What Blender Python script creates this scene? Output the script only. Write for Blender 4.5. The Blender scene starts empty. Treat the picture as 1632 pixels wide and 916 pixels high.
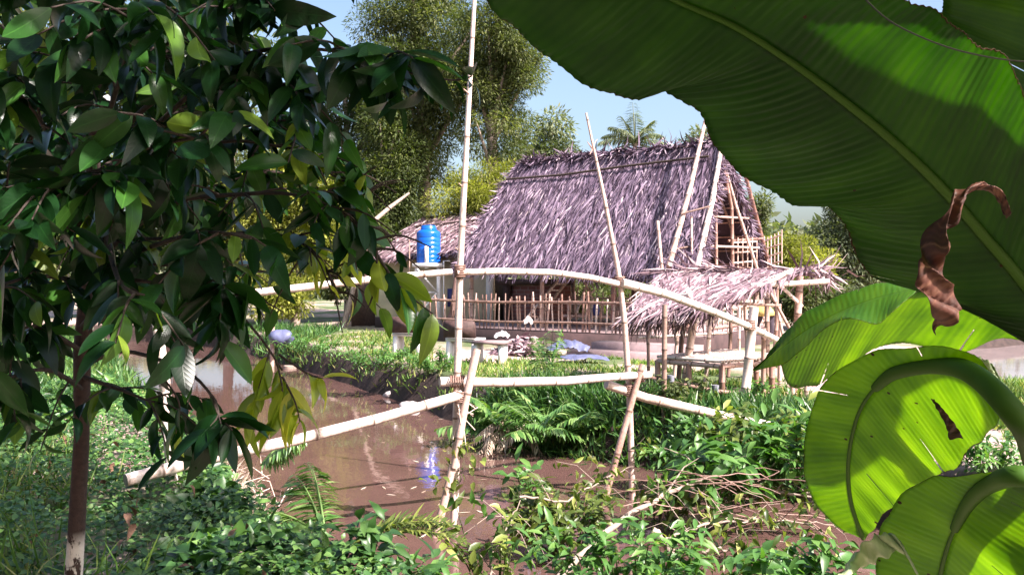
import bpy, math, random
import numpy as np
from mathutils import Vector
R = math.radians
rng = np.random.default_rng(7)
random.seed(7)
scene = bpy.context.scene
col = scene.collection
# ------------------------------------------------------------------ camera, sky, sun, exposure
CH = 2.2; F = 1400.0
cam = bpy.data.objects.new('camera', bpy.data.cameras.new('camera'))
col.objects.link(cam); scene.camera = cam
cam.location = (0, 0, CH); cam.rotation_euler = (R(90), 0, 0)
cam.data.sensor_width = 36; cam.data.lens = F/1632*36
cam.data.shift_y = -18/1632
cam.data.clip_start = 0.05; cam.data.clip_end = 3000
SUN_EL, SUN_AZ = 45.0, -36.0          # azimuth measured from +X towards +Y
sd = Vector((math.cos(R(SUN_EL))*math.cos(R(SUN_AZ)), math.cos(R(SUN_EL))*math.sin(R(SUN_AZ)), math.sin(R(SUN_EL))))
w = bpy.data.worlds.new('World'); scene.world = w; w.use_nodes = True
wn = w.node_tree; bg = wn.nodes['Background']
sky = wn.nodes.new('ShaderNodeTexSky'); sky.sky_type = 'NISHITA'; sky.sun_disc = False
sky.sun_elevation = R(SUN_EL); sky.sun_rotation = R(90 - SUN_AZ); sky.air_density = 1.0; sky.dust_density = 4.0; sky.ozone_density = 1.5
wn.links.new(sky.outputs[0], bg.inputs[0]); bg.inputs[1].default_value = 0.10
sl = bpy.data.lights.new('sun', 'SUN'); sl.energy = 5.0; sl.angle = R(0.5); sl.color = (1.0, 0.90, 0.86)
so = bpy.data.objects.new('sun', sl); col.objects.link(so)
so.rotation_euler = sd.to_track_quat('Z', 'Y').to_euler()
so.location = (30, 0, 40)
scene.view_settings.view_transform = 'Standard'; scene.view_settings.look = 'None'
scene.view_settings.exposure = 1.6; scene.view_settings.gamma = 1.0
scene.render.engine = 'CYCLES'
scene.cycles.max_bounces = 6; scene.cycles.diffuse_bounces = 2; scene.cycles.glossy_bounces = 2
scene.cycles.transmission_bounces = 4; scene.cycles.transparent_max_bounces = 4
scene.cycles.caustics_reflective = False; scene.cycles.caustics_refractive = False
try:
    scene.cycles.use_denoising = True
except Exception:
    pass

def at(px, py, D):
    return np.array(((px-816)/F*D, D, CH+(440-py)/F*D))
def gpt(px, py, z=0.0):
    D = (CH-z)*F/(py-440)
    return np.array(((px-816)/F*D, D, z))

# ------------------------------------------------------------------ mesh builder
class MB:
    def __init__(s): s.V=[]; s.L=[]; s.T=[]; s.r=[]; s.m=[]; s.u=[]; s.v=[]; s.n=0
    def add(s, V, Fc, rnd=0.5, mark=0.0, u=0.0, v=0.0):
        V = np.asarray(V, float).reshape(-1,3); k=len(V)
        s.V.append(V)
        for lst, val in ((s.r,rnd),(s.m,mark),(s.u,u),(s.v,v)):
            lst.append(np.broadcast_to(np.asarray(val,float),(k,)).copy())
        if isinstance(Fc, np.ndarray):
            s.L.append((Fc+s.n).ravel()); s.T.append(np.full(len(Fc), Fc.shape[1]))
        else:
            for f in Fc:
                s.L.append(np.array(f)+s.n); s.T.append(np.array([len(f)]))
        s.n += k
    def build(s, name, mat, parent=None, origin=None, smooth=False, uv=False):
        V=np.concatenate(s.V); L=np.concatenate(s.L).astype(np.int32); T=np.concatenate(s.T).astype(np.int32)
        if parent is not None: origin = ORG[parent.name]
        if origin is None: origin = (V.min(0)+V.max(0))/2; origin[2]=V[:,2].min()
        origin=np.asarray(origin,float)
        me=bpy.data.meshes.new(name)
        me.vertices.add(len(V)); me.vertices.foreach_set('co',(V-origin).ravel())
        me.loops.add(len(L)); me.loops.foreach_set('vertex_index',L)
        me.polygons.add(len(T)); me.polygons.foreach_set('loop_start',np.concatenate(([0],np.cumsum(T)[:-1])).astype(np.int32))
        me.polygons.foreach_set('loop_total',T)
        if smooth: me.polygons.foreach_set('use_smooth',np.ones(len(T),bool))
        me.update(calc_edges=True)
        for nm,lst in (('rnd',s.r),('mark',s.m))+((('lu',s.u),('lv',s.v)) if uv else ()):
            a=me.attributes.new(nm,'FLOAT','POINT'); a.data.foreach_set('value',np.concatenate(lst))
        me.materials.append(mat)
        o=bpy.data.objects.new(name,me); col.objects.link(o)
        if parent is not None: o.parent=parent
        else: o.location=origin
        ORG[o.name]=origin
        return o
    # --- shapes
    def tube(s, P, r, seg=8, nodes=0.0, rnd=0.5, cap=True, bump=1.13, off=0.0):
        P=np.asarray(P,float); n=len(P)
        r=np.broadcast_to(np.asarray(r,float),(n,))
        d=np.linalg.norm(np.diff(P,axis=0),axis=1); S=np.concatenate(([0],np.cumsum(d)))
        ts=list(S); mk={}
        if nodes>0:
            k=off if off>0 else nodes*0.6
            while k<S[-1]-0.03:
                for dd,m in ((-0.014,0),(-0.004,1),(0.004,1),(0.014,0.25)):
                    ts.append(k+dd); mk[round(k+dd,5)]=m
                k+=nodes*random.uniform(.85,1.15)
        ts=sorted(set(ts)); ts=np.array(ts)
        C=np.stack([np.interp(ts,S,P[:,i]) for i in range(3)],1); rr=np.interp(ts,S,r)
        mark=np.array([mk.get(round(t,5),0.0) for t in ts])
        rr=rr*(1+(bump-1)*mark)
        tan=np.gradient(C,axis=0); tan/=np.linalg.norm(tan,axis=1)[:,None]+1e-9
        ref=np.array((0,0,1.0)) if abs(tan[0][2])<0.9 else np.array((0,1.0,0))
        a=np.cross(tan,ref); a/=np.linalg.norm(a,axis=1)[:,None]+1e-9
        b=np.cross(tan,a)
        th=np.arange(seg)/seg*2*math.pi
        V=C[:,None,:]+rr[:,None,None]*(np.cos(th)[None,:,None]*a[:,None,:]+np.sin(th)[None,:,None]*b[:,None,:])
        m=len(ts)
        i=np.arange(m-1)[:,None]*seg; j=np.arange(seg)[None,:]; j2=(j+1)%seg
        Fq=np.stack([i+j,i+j2,i+seg+j2,i+seg+j],-1).reshape(-1,4)
        s.add(V.reshape(-1,3),Fq,rnd,np.repeat(mark,seg),u=np.repeat(ts,seg))
        if cap:
            s.add(V[0],[list(range(seg))[::-1]],rnd,0.6); s.add(V[-1],[list(range(seg))],rnd,0.6)
    def box(s, c, size, rz=0.0, rnd=0.5, taper=1.0, ax=None):
        c=np.asarray(c,float); sx,sy,sz=[q/2 for q in size]
        v=np.array([(x*(taper if z>0 else 1),y*(taper if z>0 else 1),z) for z in (-sz,sz) for x,y in ((-sx,-sy),(sx,-sy),(sx,sy),(-sx,sy))])
        cs,sn=math.cos(rz),math.sin(rz)
        v=np.stack([v[:,0]*cs-v[:,1]*sn, v[:,0]*sn+v[:,1]*cs, v[:,2]],1)+c
        s.add(v,[(3,2,1,0),(4,5,6,7),(0,1,5,4),(1,2,6,5),(2,3,7,6),(3,0,4,7)],rnd)
    def bar(s, A, B, wx, wz, rnd=0.5):
        """squared timber from A to B"""
        A=np.asarray(A,float);B=np.asarray(B,float); t=B-A; t/=np.linalg.norm(t)
        ref=np.array((0,0,1.0)) if abs(t[2])<.9 else np.array((1.0,0,0))
        a=np.cross(t,ref); a/=np.linalg.norm(a); b=np.cross(a,t)
        v=[]
        for P in (A,B):
            for x,y in ((-1,-1),(1,-1),(1,1),(-1,1)): v.append(P+a*x*wx/2+b*y*wz/2)
        s.add(np.array(v),[(3,2,1,0),(4,5,6,7),(0,1,5,4),(1,2,6,5),(2,3,7,6),(3,0,4,7)],rnd)
    def grid(s, G, rnd=0.5, u=None, v=None, mark=0.0, keep=None):
        G=np.asarray(G,float); a,b=G.shape[:2]
        i=np.arange(a-1)[:,None]*b; j=np.arange(b-1)[None,:]
        Fq=np.stack([i+j,i+j+1,i+b+j+1,i+b+j],-1).reshape(-1,4)
        if keep is not None: Fq=Fq[keep.ravel()]
        s.add(G.reshape(-1,3),Fq,rnd,mark if np.isscalar(mark) else np.asarray(mark).ravel(),0 if u is None else u.ravel(),0 if v is None else v.ravel())
    def leaves(s, P, d, up, L, W, tmpl, fold=0.2, curl=0.3, rnd=None, side_curl=0.0):
        """many leaves at once; tmpl=(verts (k,3): along, side, -, faces)"""
        P=np.asarray(P,float); N=len(P)
        if N==0: return
        d=d/(np.linalg.norm(d,axis=1)[:,None]+1e-9)
        sde=np.cross(d,up); sde/=np.linalg.norm(sde,axis=1)[:,None]+1e-9
        n=np.cross(sde,d)
        T,Fc=tmpl; t=T[:,0];w_=T[:,1]
        L=np.broadcast_to(L,(N,)); W=np.broadcast_to(W,(N,)); curl=np.broadcast_to(curl,(N,)); fold=np.broadcast_to(fold,(N,))
        h=(np.abs(w_)[None,:]*fold[:,None]*W[:,None]*2 - curl[:,None]*L[:,None]*(t**2)[None,:])
        tt=t[None,:]*(1-0.25*np.abs(curl[:,None])*t[None,:])
        V=P[:,None,:]+(L[:,None]*tt)[:,:,None]*d[:,None,:]+(W[:,None]*w_[None,:])[:,:,None]*sde[:,None,:]+h[:,:,None]*n[:,None,:]
        k=len(T)
        FF=(Fc[None,:,:]+(np.arange(N)*k)[:,None,None]).reshape(-1,Fc.shape[1])
        r=rng.random(N) if rnd is None else np.broadcast_to(rnd,(N,))
        s.add(V.reshape(-1,3),FF,np.repeat(r,k),u=np.tile(t,N),v=np.tile(w_,N))
ORG={}
def leaf_template(rows, pw=1.0, point=0.7, broad=0.4):
    v=[];f=[]
    for i in range(rows):
        t=i/(rows-1)
        wd=0.5*(math.sin(math.pi*t**point))**pw if 0<t<1 else 0.012
        v+= [(t,-wd,0),(t,0,0),(t,wd,0)]
    for i in range(rows-1):
        a=i*3; f+=[(a,a+1,a+4,a+3),(a+1,a+2,a+5,a+4)]
    return np.array(v,float),np.array(f)
T_D=(np.array([(0,0,0),(.45,.5,0),(1,0,0),(.45,-.5,0)],float),np.array([(0,1,2,3)]))
T_S=(np.array([(0,.12,0),(0,-.12,0),(.5,-.5,0),(.5,.5,0),(1,0,0)],float)[[1,0,3,2,4]],None)
T_B=(np.array([(0,.5,0),(0,-.5,0),(.55,-.42,0),(.55,.42,0),(1,-.05,0),(1,.05,0)],float),np.array([(0,1,2,3),(3,2,4,5)]))
T_3=leaf_template(4,0.8,0.8); T_5=leaf_template(5,0.85,0.8); T_L=leaf_template(9,0.8,0.85)
def unit(n): 
    v=rng.normal(size=(n,3)); return v/np.linalg.norm(v,axis=1)[:,None]

# ------------------------------------------------------------------ scene graph helpers
def tag(o, label=None, cat=None, group=None, kind=None):
    if label: o['label']=label
    if cat: o['category']=cat
    if group: o['group']=group
    if kind: o['kind']=kind
    return o
def thing(name, loc, label, cat, group=None, rz=0.0):
    o=bpy.data.objects.new(name,None); col.objects.link(o); o.location=loc; o.rotation_euler=(0,0,rz)
    o.empty_display_size=0.2
    ORG[o.name]=np.asarray(loc,float)
    return tag(o,label,cat,group)

# ------------------------------------------------------------------ materials
def newmat(name):
    m=bpy.data.materials.new(name); m.use_nodes=True
    nt=m.node_tree; b=nt.nodes['Principled BSDF']; return m,nt,b
def N(nt,t,**k):
    n=nt.nodes.new(t)
    for a,v in k.items(): setattr(n,a,v)
    return n
def ramp(nt, fac, stops, interp='LINEAR'):
    r=N(nt,'ShaderNodeValToRGB'); r.color_ramp.interpolation=interp
    e=r.color_ramp.elements
    while len(e)<len(stops): e.new(0.5)
    for i,(p,c) in enumerate(stops): e[i].position=p; e[i].color=(*c,1)
    nt.links.new(fac,r.inputs[0]); return r.outputs[0]
def attr(nt,name):
    a=N(nt,'ShaderNodeAttribute'); a.attribute_name=name; return a.outputs['Fac']
def mathn(nt,op,a,b=None,c=None):
    m=N(nt,'ShaderNodeMath',operation=op)
    for i,x in enumerate((a,b,c)):
        if x is None: continue
        if isinstance(x,(int,float)): m.inputs[i].default_value=x
        else: nt.links.new(x,m.inputs[i])
    return m.outputs[0]
def noise(nt,scale,detail=4,rough=.6,vec=None,coord='Object',stretch=None):
    tc=N(nt,'ShaderNodeTexCoord'); n=N(nt,'ShaderNodeTexNoise'); n.inputs['Scale'].default_value=scale
    n.inputs['Detail'].default_value=detail; n.inputs['Roughness'].default_value=rough
    src=tc.outputs[coord]
    if stretch:
        mp=N(nt,'ShaderNodeMapping'); mp.inputs['Scale'].default_value=stretch; nt.links.new(src,mp.inputs[0]); src=mp.outputs[0]
    nt.links.new(src,n.inputs['Vector']); return n.outputs['Fac']
def mixc(nt,fac,a,b,mode='MIX'):
    m=N(nt,'ShaderNodeMix',data_type='RGBA',blend_type=mode)
    for i,x in ((0,fac),(6,a),(7,b)):
        if isinstance(x,(int,float)): m.inputs[i].default_value=x
        elif isinstance(x,tuple): m.inputs[i].default_value=(*x,1)
        else: nt.links.new(x,m.inputs[i])
    return m.outputs[2]
def bump(nt,b,h,strength=.4,dist=.01):
    n=N(nt,'ShaderNodeBump'); n.inputs['Strength'].default_value=strength; n.inputs['Distance'].default_value=dist
    nt.links.new(h,n.inputs['Height']); nt.links.new(n.outputs[0],b.inputs['Normal']); return n
def leafmat(name, stops, transl=.35, rough=.5, spec=.4, tcol=(1.3,1.5,.5), nscale=0.0, vein=False):
    m,nt,b=newmat(name)
    c=ramp(nt,attr(nt,'rnd'),stops)
    if nscale>0:
        c=mixc(nt,1.0,c,ramp(nt,noise(nt,nscale,3),[(.3,(.55,.55,.55)),(.7,(1.35,1.3,1.2))]),'MULTIPLY')
    nt.links.new(c,b.inputs['Base Color']); b.inputs['Roughness'].default_value=rough
    b.inputs['Specular IOR Level'].default_value=spec
    tr=N(nt,'ShaderNodeBsdfTranslucent'); mx=N(nt,'ShaderNodeMixShader'); mx.inputs[0].default_value=transl
    tc=mixc(nt,1.0,c,tcol,'MULTIPLY')
    nt.links.new(tc,tr.inputs[0]); nt.links.new(b.outputs[0],mx.inputs[1]); nt.links.new(tr.outputs[0],mx.inputs[2])
    nt.links.new(mx.outputs[0],nt.nodes['Material Output'].inputs[0])
    if vein:
        # side veins curving away from the midrib, in leaf coordinates
        lu,lv=attr(nt,'lu'),attr(nt,'lv')
        ph=mathn(nt,'SUBTRACT',mathn(nt,'MULTIPLY',lu,11.0),mathn(nt,'MULTIPLY',mathn(nt,'ABSOLUTE',lv),5.0))
        sn=mathn(nt,'ABSOLUTE',mathn(nt,'SINE',mathn(nt,'MULTIPLY',ph,3.14159)))
        mid=mathn(nt,'MINIMUM',mathn(nt,'MULTIPLY',mathn(nt,'ABSOLUTE',lv),30.0),1.0)
        h=mathn(nt,'MINIMUM',mathn(nt,'POWER',sn,.4),mid)
        bump(nt,b,h,.22,.0008)
        c2=mixc(nt,mid,mixc(nt,1.0,c,(1.9,1.8,1.6),'MULTIPLY'),c); nt.links.new(c2,b.inputs['Base Color'])
    return m
def bamboo_mat(name, stops, rough=.45, dark=(.12,.07,.05)):
    m,nt,b=newmat(name)
    c=ramp(nt,mathn(nt,'ADD',mathn(nt,'MULTIPLY',attr(nt,'rnd'),.55),mathn(nt,'MULTIPLY',noise(nt,5,5,.7),.45)),stops)
    st=ramp(nt,noise(nt,38,3,.7),[(.36,(.62,.55,.5)),(.5,(1,1,1))])
    c=mixc(nt,.7,c,st,'MULTIPLY')
    c=mixc(nt,.8,c,ramp(nt,noise(nt,7,6,.75,stretch=(1,1,.35)),[(.32,(.42,.30,.24)),(.48,(1,1,1))]),'MULTIPLY')
    c=mixc(nt,mathn(nt,'MULTIPLY',attr(nt,'mark'),.9),c,dark)
    nt.links.new(c,b.inputs['Base Color']); b.inputs['Roughness'].default_value=rough
    bump(nt,b,noise(nt,60,4),.25,.004)
    return m
M={}
M['bamboo_pale']=bamboo_mat('bamboo_pale',[(.2,(.50,.33,.27)),(.5,(.74,.57,.50)),(.8,(.86,.74,.68))])
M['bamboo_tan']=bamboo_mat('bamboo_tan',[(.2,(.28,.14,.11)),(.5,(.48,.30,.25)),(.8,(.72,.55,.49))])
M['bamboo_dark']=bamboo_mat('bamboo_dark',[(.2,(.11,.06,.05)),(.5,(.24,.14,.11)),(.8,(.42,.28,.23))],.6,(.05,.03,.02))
M['bamboo_green']=bamboo_mat('bamboo_green',[(.2,(.25,.22,.12)),(.6,(.45,.38,.22))])
def thatch_mat(name, stops):
    m,nt,b=newmat(name)
    c=ramp(nt,attr(nt,'rnd'),stops)
    c=mixc(nt,.7,c,ramp(nt,noise(nt,14,5,.7),[(.3,(.5,.45,.5)),(.6,(1.15,1.1,1.1))]),'MULTIPLY')
    nt.links.new(c,b.inputs['Base Color']); b.inputs['Roughness'].default_value=.65; b.inputs['Specular IOR Level'].default_value=.25
    return m
M['thatch']=thatch_mat('thatch',[(0,(.035,.022,.034)),(.35,(.10,.070,.105)),(.75,(.20,.15,.21)),(.95,(.36,.28,.34)),(1,(.60,.50,.52))])
M['thatch_light']=thatch_mat('thatch_light',[(0,(.07,.04,.045)),(.4,(.22,.145,.17)),(.8,(.44,.33,.35)),(1,(.70,.58,.56))])
M['thatch_under']=thatch_mat('thatch_under',[(0,(.16,.07,.05)),(1,(.34,.19,.14))])
def plain(name,c,rough=.7,nz=0,amp=.3,spec=.5,metal=0,bs=0,coat=0):
    m,nt,b=newmat(name); b.inputs['Roughness'].default_value=rough; b.inputs['Specular IOR Level'].default_value=spec; b.inputs['Metallic'].default_value=metal
    b.inputs['Coat Weight'].default_value=coat
    if nz:
        f=noise(nt,nz,6,.65)
        lo=tuple(x*(1-amp) for x in c); hi=tuple(min(x*(1+amp),.95) for x in c)
        nt.links.new(ramp(nt,f,[(.3,lo),(.7,hi)]),b.inputs['Base Color'])
        if bs: bump(nt,b,f,bs,.01)
    else: b.inputs['Base Color'].default_value=(*c,1)
    return m
M['plaster']=plain('plaster',(.68,.58,.42),.85,1.6,.25,bs=.2)
M['white_paint']=plain('white_paint',(.80,.76,.74),.6,6,.12)
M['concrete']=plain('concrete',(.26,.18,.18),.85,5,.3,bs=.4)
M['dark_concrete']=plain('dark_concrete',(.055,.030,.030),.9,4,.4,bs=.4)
M['brown_wood']=plain('brown_wood',(.075,.04,.035),.7,12,.5)
M['gap_shade']=plain('gap_shade',(.03,.022,.02),.9)
M['blue_plastic']=plain('blue_plastic',(.004,.10,.50),.22,spec=.6)
M['pipe']=plain('pipe',(.20,.20,.24),.5)
M['tarp']=plain('tarp',(.10,.11,.20),.5,7,.25)
M['plastic_white']=plain('plastic_white',(.7,.66,.66),.4,30,.2)
M['yellow']=plain('yellow_straw',(.65,.45,.14),.7,30,.3)
M['dark_cloth']=plain('dark_cloth',(.05,.035,.05),.9,20,.3)
M['navy']=plain('navy',(.03,.035,.16),.6)
M['wire']=plain('wire_rubber',(.02,.02,.02),.6)
M['stone']=plain('stone',(.45,.40,.39),.85,20,.3,bs=.5)
M['bark']=plain('bark',(.045,.03,.024),.9,30,.5,bs=.8)
M['bark_pale']=plain('bark_pale',(.30,.23,.19),.9,14,.4,bs=.6)
def bark_patch():
    m,nt,b=newmat('bark_lichen')
    f=noise(nt,9,5,.7,stretch=(1,1,.5)); c=ramp(nt,noise(nt,45,5,.7),[(.3,(.022,.012,.010)),(.7,(.06,.032,.026))])
    tc=N(nt,'ShaderNodeTexCoord'); sp=N(nt,'ShaderNodeSeparateXYZ'); nt.links.new(tc.outputs['Object'],sp.inputs[0])
    low=ramp(nt,sp.outputs[2],[(.55,(1,1,1)),(.62,(0,0,0))])
    k=mathn(nt,'MULTIPLY',ramp(nt,f,[(.50,(0,0,0)),(.54,(1,1,1))]),low)
    nt.links.new(mixc(nt,k,c,(.62,.55,.5)),b.inputs['Base Color']); b.inputs['Roughness'].default_value=.9; bump(nt,b,noise(nt,45,5),.8,.006)
    return m
M['bark_lichen']=bark_patch()
def brick():
    m,nt,b=newmat('brick_wall')
    t=N(nt,'ShaderNodeTexBrick'); tc=N(nt,'ShaderNodeTexCoord'); mp=N(nt,'ShaderNodeMapping'); mp.inputs['Rotation'].default_value=(R(90),0,0)
    nt.links.new(tc.outputs['Object'],mp.inputs[0]); nt.links.new(mp.outputs[0],t.inputs[0])
    t.inputs['Color1'].default_value=(.34,.13,.11,1); t.inputs['Color2'].default_value=(.24,.09,.08,1); t.inputs['Mortar'].default_value=(.35,.24,.22,1)
    t.inputs['Scale'].default_value=1.0; t.inputs['Brick Width'].default_value=.22; t.inputs['Row Height'].default_value=.11; t.inputs['Mortar Size'].default_value=.012
    nt.links.new(mixc(nt,.6,t.outputs[0],ramp(nt,noise(nt,3,6,.7),[(.3,(.5,.5,.5)),(.7,(1.3,1.2,1.2))]),'MULTIPLY'),b.inputs['Base Color']); b.inputs['Roughness'].default_value=.9
    return m
M['brick']=brick()
# foliage colours
G=lambda *a:list(a)
M['fol_olive']=leafmat('foliage_olive',[(0,(.035,.055,.022)),(.6,(.105,.13,.05)),(1,(.24,.26,.12))],.38,.55,.3,nscale=.35)
M['fol_yellow']=leafmat('foliage_yellowgreen',[(0,(.10,.12,.02)),(.6,(.26,.28,.06)),(1,(.42,.42,.11))],.4,.5,.3,nscale=.4)
M['fol_dark']=leafmat('foliage_dark',[(0,(.03,.05,.018)),(.6,(.09,.12,.04)),(1,(.18,.20,.07))],.3,.55,.3,nscale=.35)
M['fol_bluish']=leafmat('foliage_bluish',[(0,(.05,.075,.045)),(.6,(.14,.17,.10)),(1,(.25,.28,.17))],.3,.55,.3,nscale=.3)
M['fol_bush']=leafmat('foliage_bush',[(0,(.03,.09,.02)),(.6,(.08,.19,.04)),(1,(.17,.30,.07))],.35,.4,.5)
M['fol_vine']=leafmat('foliage_vine',[(0,(.03,.06,.012)),(.6,(.11,.155,.03)),(.9,(.24,.28,.06)),(1,(.45,.46,.16))],.35,.4,.5)
M['fol_ground']=leafmat('foliage_ground',[(0,(.02,.065,.018)),(.6,(.06,.15,.04)),(1,(.15,.27,.07))],.3,.4,.5,nscale=1.2)
M['grass']=leafmat('grass_blades',[(0,(.05,.12,.02)),(.6,(.13,.23,.05)),(.9,(.28,.31,.10)),(1,(.45,.38,.2))],.3,.5,.3,nscale=.8)
M['dry_grass']=leafmat('dry_blades',[(0,(.20,.13,.09)),(.6,(.50,.39,.30)),(1,(.75,.66,.54))],.2,.6,.3,tcol=(1,.9,.7))
M['fern']=leafmat('fern_green',[(0,(.05,.13,.03)),(.6,(.12,.24,.06)),(1,(.26,.36,.12))],.3,.35,.6)
M['tree_leaf']=leafmat('glossy_tree_leaf',[(0,(.004,.018,.005)),(.5,(.010,.042,.010)),(.85,(.04,.12,.018)),(1,(.20,.26,.03))],.24,.30,.30,(1.5,2.0,.35),vein=True)
M['tree_leaf_young']=leafmat('young_tree_leaf',[(0,(.14,.22,.02)),(.5,(.32,.38,.04)),(1,(.55,.52,.10))],.5,.32,.6,(1.4,1.5,.5),vein=True)
M['dead_leaf']=leafmat('dead_leaf',[(0,(.10,.05,.035)),(1,(.30,.17,.12))],.15,.7,.3,(1,.7,.5),nscale=25)
# ------------------------------------------------------------------ ground and water
POND=np.array([(-12,30),(-9.2,27.5),(-6.3,22.8),(-4.1,19.2),(-2.6,16.6),(-1.2,14),(-.45,12.2),(.3,11.0),(1.0,10.4),(1.7,9.9),(2.5,8.9),(3.1,8.0),(3.7,6.9),(3.8,5.5),(3.0,4.3),(1.8,3.9),(.5,4.0),(-.5,4.6),(-1.2,5.4),(-1.7,6.2),(-2.15,7.0),(-2.45,7.9),(-3.1,9.4),(-4.6,12),(-7.4,17),(-10.5,23),(-16,30)])
POND2=np.array([(8.0,13.2),(10.5,12.6),(16,12.8),(30,15),(34,30),(20,31),(12.2,25),(9.0,18.5)])
def sdist(P, poly):
    P=np.asarray(P,float)[:,:2]; A=poly; B=np.roll(poly,-1,0)
    d=np.full(len(P),1e9); ins=np.zeros(len(P),bool)
    for a,b in zip(A,B):
        ab=b-a; t=np.clip(((P-a)@ab)/(ab@ab),0,1); q=a+t[:,None]*ab
        d=np.minimum(d,np.linalg.norm(P-q,axis=1))
        c=((a[1]>P[:,1])!=(b[1]>P[:,1]))&(P[:,0]<(b[0]-a[0])*(P[:,1]-a[1])/(b[1]-a[1]+1e-12)+a[0])
        ins^=c
    return np.where(ins,-d,d)
def wob(x,y):
    return (np.sin(x*1.7+y*.6)*.5+np.sin(y*2.3-x*.9)*.35+np.sin(x*4.1+1.3)*np.sin(y*3.7)*.3)
def ground_h(P):
    P=np.asarray(P,float).reshape(-1,P.shape[-1] if hasattr(P,'shape') else 2)
    x,y=P[:,0],P[:,1]
    s=np.minimum(sdist(P,POND),sdist(P,POND2)); s=s+.10*wob(x*1.4,y*1.4)
    t=np.clip((s+.35)/.8,0,1); t=t*t*(3-2*t)
    top=.60+.035*wob(x*.8,y*.8)+np.clip((s-.4)/3,0,1)*.04
    flat=np.clip(1-np.abs(np.hypot(x-3.5,y-20)-3)/5,0,1)
    return -.55+t*(top+.55)
def gh(x,y): return float(ground_h(np.array([[x,y]]))[0])
def axis(lo,hi,c0,c1,st,g):
    a=list(np.arange(c0,c1+1e-6,st)); x=c1; s=st
    while x<hi: s*=g; x+=s; a.append(x)
    x=c0; s=st
    while x>lo: s*=g; x-=s; a.insert(0,x)
    return np.array(a)
xs=axis(-900,900,-8,8,.11,1.10); ys=axis(-60,1500,2.5,20,.11,1.08)
X,Y=np.meshgrid(xs,ys); PP=np.stack([X.ravel(),Y.ravel()],1)
Z=ground_h(PP)+rng.normal(size=len(PP))*.008
g=MB(); g.grid(np.stack([X,Y,Z.reshape(X.shape)],-1))
m,nt,b=newmat('ground_soil')
tc=N(nt,'ShaderNodeTexCoord'); sp=N(nt,'ShaderNodeSeparateXYZ'); nt.links.new(tc.outputs['Object'],sp.inputs[0])
soil=ramp(nt,noise(nt,2.2,8,.7),[(.3,(.26,.17,.14)),(.5,(.46,.33,.29)),(.72,(.62,.49,.44))])
grassc=ramp(nt,noise(nt,3.5,6,.7),[(.3,(.04,.07,.02)),(.7,(.12,.16,.05))])
msk=ramp(nt,noise(nt,.28,4,.6),[(.42,(0,0,0)),(.56,(1,1,1))])
c=mixc(nt,msk,grassc,soil)
mud=ramp(nt,noise(nt,6,5),[(.3,(.02,.012,.010)),(.7,(.06,.036,.03))])
lowm=mathn(nt,'GREATER_THAN',sp.outputs[2],0.0)
lowm=ramp(nt,mathn(nt,'ADD',sp.outputs[2],mathn(nt,'MULTIPLY',noise(nt,4,4),.15)),[(.57,(0,0,0)),(.66,(1,1,1))])
c=mixc(nt,lowm,mud,c)
nt.links.new(c,b.inputs['Base Color']); b.inputs['Roughness'].default_value=.95; bump(nt,b,noise(nt,18,8,.7),.7,.03)
tag(g.build('ground',m,origin=(0,0,0),smooth=True),kind='structure')
def water(name,poly,grow,colr):
    cen=poly.mean(0); mb=MB(); x0,y0=poly.min(0)-1; x1,y1=poly.max(0)+1
    mb.add([(x0,y0,0),(x1,y0,0),(x1,y1,0),(x0,y1,0)],[(0,1,2,3)])
    m,nt,b=newmat(name)
    nt.links.new(ramp(nt,noise(nt,1.2,5,.6),[(.3,tuple(q*.85 for q in colr)),(.7,tuple(q*1.15 for q in colr))]),b.inputs['Base Color'])
    b.inputs['Roughness'].default_value=.035; b.inputs['IOR'].default_value=1.33; b.inputs['Specular IOR Level'].default_value=.85
    bump(nt,b,noise(nt,7,3,.5,stretch=(1,.6,1)),.12,.012)
    return tag(mb.build(name,m),kind='structure')
water('pond_water',POND[:],.3,(.105,.058,.050))
water('far_pond_water',POND2,.3,(.24,.19,.19))

# ------------------------------------------------------------------ grass and ground cover
def scatter(n, x0,x1,y0,y1, smin=.0, smax=99, px=None, maxd=None):
    """random ground points inside a world rectangle, kept where the distance from the water lies in range"""
    P=np.stack([rng.uniform(x0,x1,n),rng.uniform(y0,y1,n)],1)
    s=np.minimum(sdist(P,POND),sdist(P,POND2)); k=(s>smin)&(s<smax)
    P=P[k]
    if px: 
        q=816+P[:,0]/P[:,1]*F; P=P[(q>px[0])&(q<px[1])]
    z=ground_h(P); return np.column_stack([P,z])
def clumpy(P, f, thr):
    v=wob(P[:,0]*f+3,P[:,1]*f)+.5*wob(P[:,1]*f*2.3,P[:,0]*f*1.9)
    return P[v>thr]
def grass(name,label,P,h,w_,mat,lean=.5,cat='grass'):
    n=len(P); d=np.column_stack([rng.normal(size=(n,2))*lean,np.ones(n)]); up=unit(n)
    mb=MB(); hh=h*rng.uniform(.5,1.3,n)
    mb.leaves(P,d,up,hh,w_,T_B,0,rng.uniform(.1,.7,n))
    return tag(mb.build(name,mat,origin=(0,0,0)),label,cat,kind='stuff')
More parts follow.
